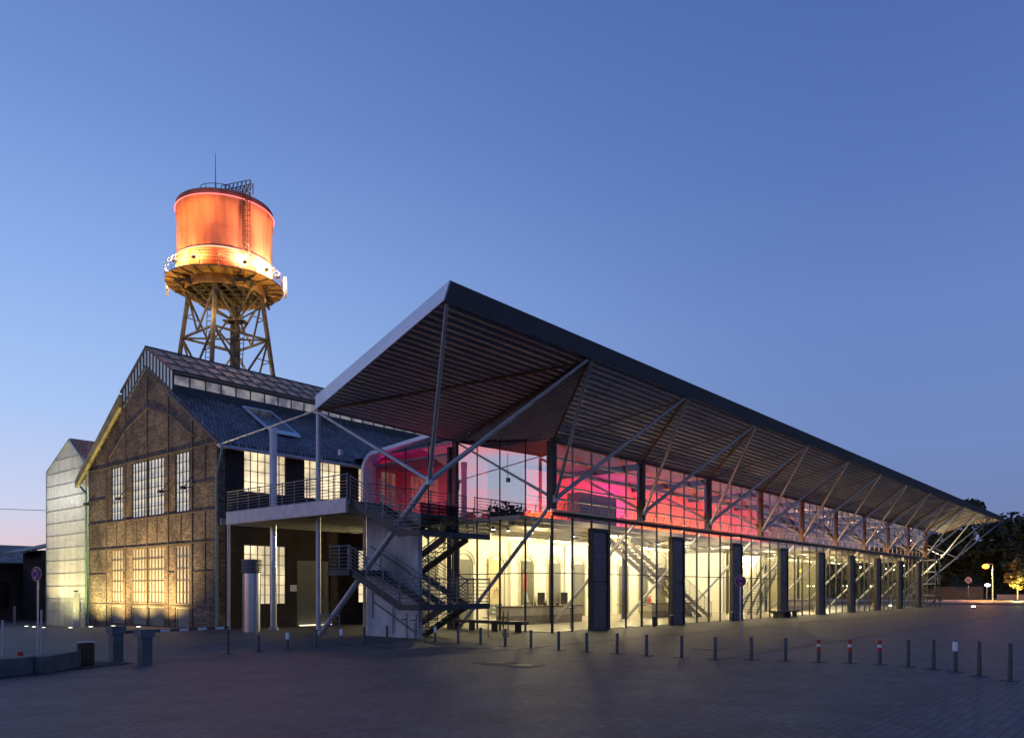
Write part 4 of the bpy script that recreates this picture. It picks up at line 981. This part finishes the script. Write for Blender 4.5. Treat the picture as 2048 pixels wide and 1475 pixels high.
# manholes
for i,(x,y,l) in enumerate([(18.04,20.83,'square drain cover left of the staircase bollards'),(20.45,20.7,'square drain cover at the foot of the staircase bollards'),(15.97,14.09,'dark drain cover, left of the close pair in the foreground'),(15.91,13.07,'dark drain cover, right of the close pair in the foreground'),(24.39,11.88,'dark drain cover left of the no stopping sign'),(19.6,18.3,'square drain cover between bollards before the corner glass')]):
    t = thing('drain_cover', l, 'drain cover', (x,y,0), 'drain covers in the paving')
    MB().box(x-.45,x+.45,y-.45,y+.45,.004,.010).build('frame', M['asph'], t); MB().lathe((x,y,.011),[(0,.004),(.26,.004),(.27,0)],20).build('lid', M['dsteel'], t)
# ground lights
gl = None
for i,(x,y,l) in enumerate([(18.4,56.6,'small glowing ground light furthest left'),(18.4,55.3,'small glowing ground light, second from the left'),(18.5,54.0,'small glowing ground light before the annexe door'),(18.7,50.3,'small glowing ground light before the edge between annexe and brick gable'),(18.7,47.4,'small glowing ground light left of the gable centre'),(18.7,44.4,'small glowing ground light before the middle of the gable'),(18.7,41.4,'small glowing ground light right of the gable centre')]):
    z = gz(x,y); t = thing('ground_light', l, 'ground light', (x,y,z), 'ground lights along the old hall')
    MB().tube((x,y,z+.005),(x,y,z+.05),.17,n=16).build('housing', M['steel'], t); MB().tube((x,y,z+.051),(x,y,z+.056),.10,n=16).build('lens', M['upl'], t)
    if i >= 1: lamp('beam', t, (x,y,z+.12), [0,420,520,1700,2000,2200,2100][i]*1.0, (1,.72,.30) if i > 3 else (.95,.85,.35), .08, 'SPOT', (20.4,y-.2,z+6.0), spot=135)
t = thing('ground_light','tiny glowing ground light out on the far forecourt','ground light',(102.4,17.4,0)); MB().tube((102.4,17.4,.005),(102.4,17.4,.12),.2,n=12).build('lens', M['upl'], t)
# left dark sheds
sh = thing('dark_shed','low dark brick shed with shallow roof at the left picture edge','shed',(10,66,-.4))
MB().box(-6,24.5,71,80,-.5,4.0).build('wall', M['dbrick'], sh)
MB().slab([(-7,70.3,3.95),(25,70.3,3.95),(25,75.5,5.6),(-7,75.5,5.6)],(0,0,.15)).build('roof', M['slate'], sh)
MB().tube((20.5,72,4.2),(20.5,72,6.1),.08).build('chimney', M['dsteel'], sh)
for x in (8,12,16,20): MB().box(x,x+1.8,70.92,70.99,.5,2.6).build('window', M['black'], sh)
sh2 = thing('gabled_shed','narrow dark shed with overhanging roof beside the glowing annexe','shed',(25,68,-.4))
MB().box(22.5,30,66,70,-.5,5.0).build('wall', M['dbrick'], sh2)
MB().slab([(21.2,65.7,4.75),(21.2,70.3,4.75),(26,70.3,6.1),(26,65.7,6.1)],(0,0,.14)).slab([(30.8,65.7,4.75),(30.8,70.3,4.75),(26,70.3,6.1),(26,65.7,6.1)],(0,0,.14)).build('roof', M['slate'], sh2)
rl = thing('fence_railing','short metal railing at the left foot of the annexe','railing',(19.5,61,-.4))
railing([(18.9,60.6,-.4),(19.6,62.4,-.4)],1.25,7,.6,rl,'rails')
# lamp bars left
m = thing('floodlight_mast','low mast with two stubby lamp arms at the left picture edge','mast',(9.5,33.5,0))
MB().tube((9.9,34.2,0),(9.9,34.2,2.75),.05).build('pole', M['dsteel'], m)
MB().beam((9.0,34.6,2.72),(9.85,34.25,2.75),.12,.1).beam((9.0,34.6,2.38),(9.85,34.25,2.42),.12,.1).build('lamp_arm', M['fascia'], m)
cb_ = MB(); pr0 = None
for i in range(21):
    f = i/20; p = Vector((-20,75,8.6)).lerp(Vector((20.4,58.9,7.4)),f)-Vector((0,0,math.sin(math.pi*f)*.5))
    if pr0 is not None: cb_.tube(pr0,p,.018,n=4,cap=False)
    pr0 = p
tag(cb_.build('overhead_cable', M['dsteel'], None, (20.4,58.9,7.4)),'thin black overhead cable running left from the annexe','cable')
hl = thing('hanging_lamp','small white lamp hanging on two rods under the canopy edge','lamp',(22.7,29.6,8.4))
MB().tube((22.7,29.6,8.5),(22.7,29.6,9.9),.012,n=5).tube((22.95,29.45,8.5),(22.95,29.45,9.9),.012,n=5).build('rod', M['rail'], hl)
MB().box(22.6,22.78,29.5,29.68,8.25,8.5).build('lamp_head', M['wpaint'], hl)
# ================================================================== far right: street lamp, trees, walls
sl_ = thing('street_lamp','orange glowing street lamp with curved head at the far right','street lamp',(165.1,25.0,0))
MB().tube((165.1,25,0),(165.1,25,6.6),.13,.09,n=8).build('pole', M['steel'], sl_)
MB().beam((165.1,25,6.6),(164.6,25.9,6.65),.14,.14).build('lamp_head', M['steel'], sl_)
MB().lathe((164.55,26.0,6.2),[(0,-.45),(.42,-.3),(.6,0),(.42,.3),(0,.45)],14).build('lens', M['orange'], sl_)
lamp('sodium_light', sl_, (164.2,26.2,5.9), 11000, (1,.34,.06), .4)
sl2 = thing('flood_post','small white floodlight low behind the street lamp pole','floodlight',(174,27.3,0))
MB().tube((174,27.3,0),(174,27.3,2.6),.05,n=6).build('pole', M['steel'], sl2); MB().lathe((174,27.2,2.85),[(0,-.3),(.45,-.12),(.45,.12),(0,.3)],12).build('lens', emit('white_flood',(.85,1,.75),14), sl2)
for x,y,z,l in ((69.5,29,3.4,''),):
    lamp('sodium_inner', gh, (80,29,3.9), 60, (1,.5,.12), .22)
MB().lathe((80,29,3.9),[(0,-.16),(.16,0),(0,.16)],12).build('globe_lamp', M['orange'], gh)
m = MB()
for x,y,z in ((79.2,28,2.35),(79.8,28,2.35),(80.9,28,2.35),(82.0,28,2.3),(88.5,27.5,2.4),(90,27.5,2.4),(97,27,2.4)): m.lathe((x,y,z),[(0,-.09),(.09,0),(0,.09)],8)
m.build('counter_lamps', emit('green_white_glow',(.9,1,.55),9), gh)
wl = MB().box(187,187.5,30,48,0,2.6).build('boundary_wall', mat('far_wall',(.12,.105,.09),.9,0,.2,.5), None, (187,39,0)); tag(wl,'long low grey boundary wall before the far trees','wall')
wl = MB().box(183,183.4,-10,27,0,1.0).build('kerb_wall', mat('far_low_wall',(.30,.28,.26),.9), None, (183,8,0)); tag(wl,'very low pale wall behind the small lit tree','wall')
def tree(x,y,h,r,label,kind='round',leaf=None,n=2600,size=.5,group=None,trunk_h=.25,name='tree'):
    t = thing(name, label, 'tree', (x,y,0), group); rnd = random.Random(int(x*13+y*7))
    m = MB(); m.tube((x,y,-.1),(x+.1,y,h*.5),h*.012+.03,h*.008+.02,n=8); m.tube((x+.1,y,h*.5),(x,y,h*.92),h*.008+.02,.02,n=6)
    cl = []
    for i in range(70 if kind == 'cone' else 46):
        f = trunk_h+(.99-trunk_h)*rnd.random()
        if kind == 'cone': rad = r*(1-(f-trunk_h)/(1-trunk_h))**.9+.12
        elif kind == 'egg': rad = r*math.sin(math.pi*min(1,max(.05,(f-trunk_h)/(1.03-trunk_h)))**.62)
        else: rad = r*math.sqrt(max(.05,1-((f-.55)/.46)**2))
        a = rnd.random()*6.283; q = rad*(.30+.65*rnd.random())
        c = Vector((x+q*math.cos(a),y+q*math.sin(a),h*f-(q*.25 if kind=='cone' else 0)))
        cl.append((c, (max(.35,rad*.30) if kind=='cone' else r*(.16+.2*rnd.random())), a))
        m.tube((x,y,h*f*(.97 if kind=='cone' else .75)),c,h*.004+.01,.01,n=4,cap=False)
    m.build('trunk', M['bark'], t)
    m = MB()
    for i in range(n):
        c, rr_, a = rnd.choice(cl); v = Vector((rnd.gauss(0,1),rnd.gauss(0,1),rnd.gauss(0,.8))); v = v/max(.3,v.length)*rr_*(rnd.random()**.4)*1.15
        if kind == 'cone': v.z *= .8; k = rnd.gauss(0,1)*rr_*1.1; v += Vector((math.cos(a)*k, math.sin(a)*k, -abs(k)*.2))
        p = c+v; s1 = size*(.5+rnd.random()); u = Vector((rnd.gauss(0,1),rnd.gauss(0,1),rnd.gauss(0,.5))).normalized()*s1; w = u.cross(Vector((rnd.gauss(0,1),rnd.gauss(0,1),rnd.gauss(0,1)))).normalized()*s1*.6
        m.add([p-u,p+w,p+u,p-w],[(0,1,2,3)])
    m.build('crown', leaf or M['leafd'], t, fix=False); return t
G_ = 'dark trees behind the forecourt'
tree(200,21.8,22.5,7.5,'tall ragged dark conifer cut by the right picture edge','cone',n=11000,size=.32,group=G_,trunk_h=.03)
tree(200,34.5,21.0,5.5,'dark tree whose round top rises just beyond the canopy tip','round',n=7000,size=.42,group=G_)
tree(190,20,17,7,'broad dark tree behind the small lit tree','round',n=7000,size=.42,group=G_,trunk_h=.15)
tree(205,27.5,18,7,'dark tree between the canopy tip and the tall conifer','round',n=7000,size=.42,group=G_,trunk_h=.15)
tree(196,42,18.5,7,'broad dark tree directly behind the street lamp glow','round',n=7000,size=.42,group=G_,trunk_h=.08)
tree(192,52,16.5,7.5,'broad dark tree below the outermost canopy struts','round',n=7000,size=.42,group=G_,trunk_h=.06)
tree(175,53,12.5,5.5,'lower bushy dark tree nearest the end of the foyer','round',n=7000,size=.42,group=G_,trunk_h=.04)
tree(178,41,9.5,4.2,'low bushy dark tree left of the distant sign','round',n=4500,size=.35,group=G_,trunk_h=.02)
tree(205,66,20,8,'dark tree seen through the far end of the foyer','round',n=5000,size=.45,group=G_,trunk_h=.05)
tree(215,12,20,8,'dark tree behind the tall conifer at the right picture edge','round',n=5000,size=.45,group=G_,trunk_h=.08)
tag(MB().slab([(230,-60,-.1),(235,60,-.1),(225,130,-.1),(225,130,13),(235,60,15),(230,-60,13)],(4,0,0)).build('wooded_hill', M['leafd']),kind='structure')
tree(160.6,20.6,7.2,1.9,'small upright tree lit golden from below beside the road','egg',M['leafl'],2200,.17,trunk_h=.33,name='young_tree')
u_ = thing('tree_uplight','small bright spotlight at the base of the golden tree','spotlight',(159.6,20.4,0))
MB().box(159.45,159.75,20.25,20.55,.02,.3).build('housing', M['dsteel'], u_)
lamp('beam', u_, (159.4,20.4,1.6), 2600, (1,.85,.25), .1)
tree(-26,70,12.5,6,'dark tree beyond the left of the view','round',n=5000,size=.35,group=G_,trunk_h=.1)
tree(-36,82,14,7,'dark bushy tree beyond the left of the view','round',n=5000,size=.35,group=G_,trunk_h=.05)
tree(-12,66,10.5,5.5,'low dark tree beyond the left of the view','round',n=5000,size=.35,group=G_,trunk_h=.05)

# small things along the glass front
bp0 = thing('ash_bin','short dark cylindrical ash bin before the glass, in the second bay left of the other','bin',(36.9,21.2,0),'ash bins along the glass front')
MB().tube((36.9,21.2,0),(36.9,21.2,.55),.10,n=16).build('drum', M['dsteel'], bp0); MB().tube((36.9,21.2,.552),(36.9,21.2,.60),.11,n=16).build('cap', M['steel'], bp0)
for (x,y),l in zip([(39.0,21.3),(46.9,21.3)],['short dark cylindrical ash bin just left of the second portal slab','short dark cylindrical ash bin in the third glazed bay']):
    c = copy_tree(bp0); c.location = (x,y,0); c['label'] = l
fx = thing('fire_extinguisher','red fire extinguisher hanging low on the rear wall in the second bay','extinguisher',(58.0,33.8,.6))
MB().lathe((58.0,33.75,.6),[(0,0),(.12,.02),(.12,.62),(.05,.74),(.03,.8),(0,.8)],12).build('cylinder', M['red'], fx); MB().box(57.95,58.15,33.72,33.78,1.4,1.46).build('handle', M['black'], fx)
for x,y,z,l in ((49.6,33.8,2.1,'small framed picture on the rear wall in the second bay'),(60.8,33.8,2.0,'small framed picture on the rear wall in the third bay')):
    t = thing('wall_picture', l, 'picture', (x,y,z-.4)); MB().box(x-.35,x+.35,y,y+.05,z-.45,z+.45).build('frame', M['wood'], t); MB().box(x-.29,x+.29,y-.01,y-.002,z-.39,z+.39).build('print', M['yel'], t)
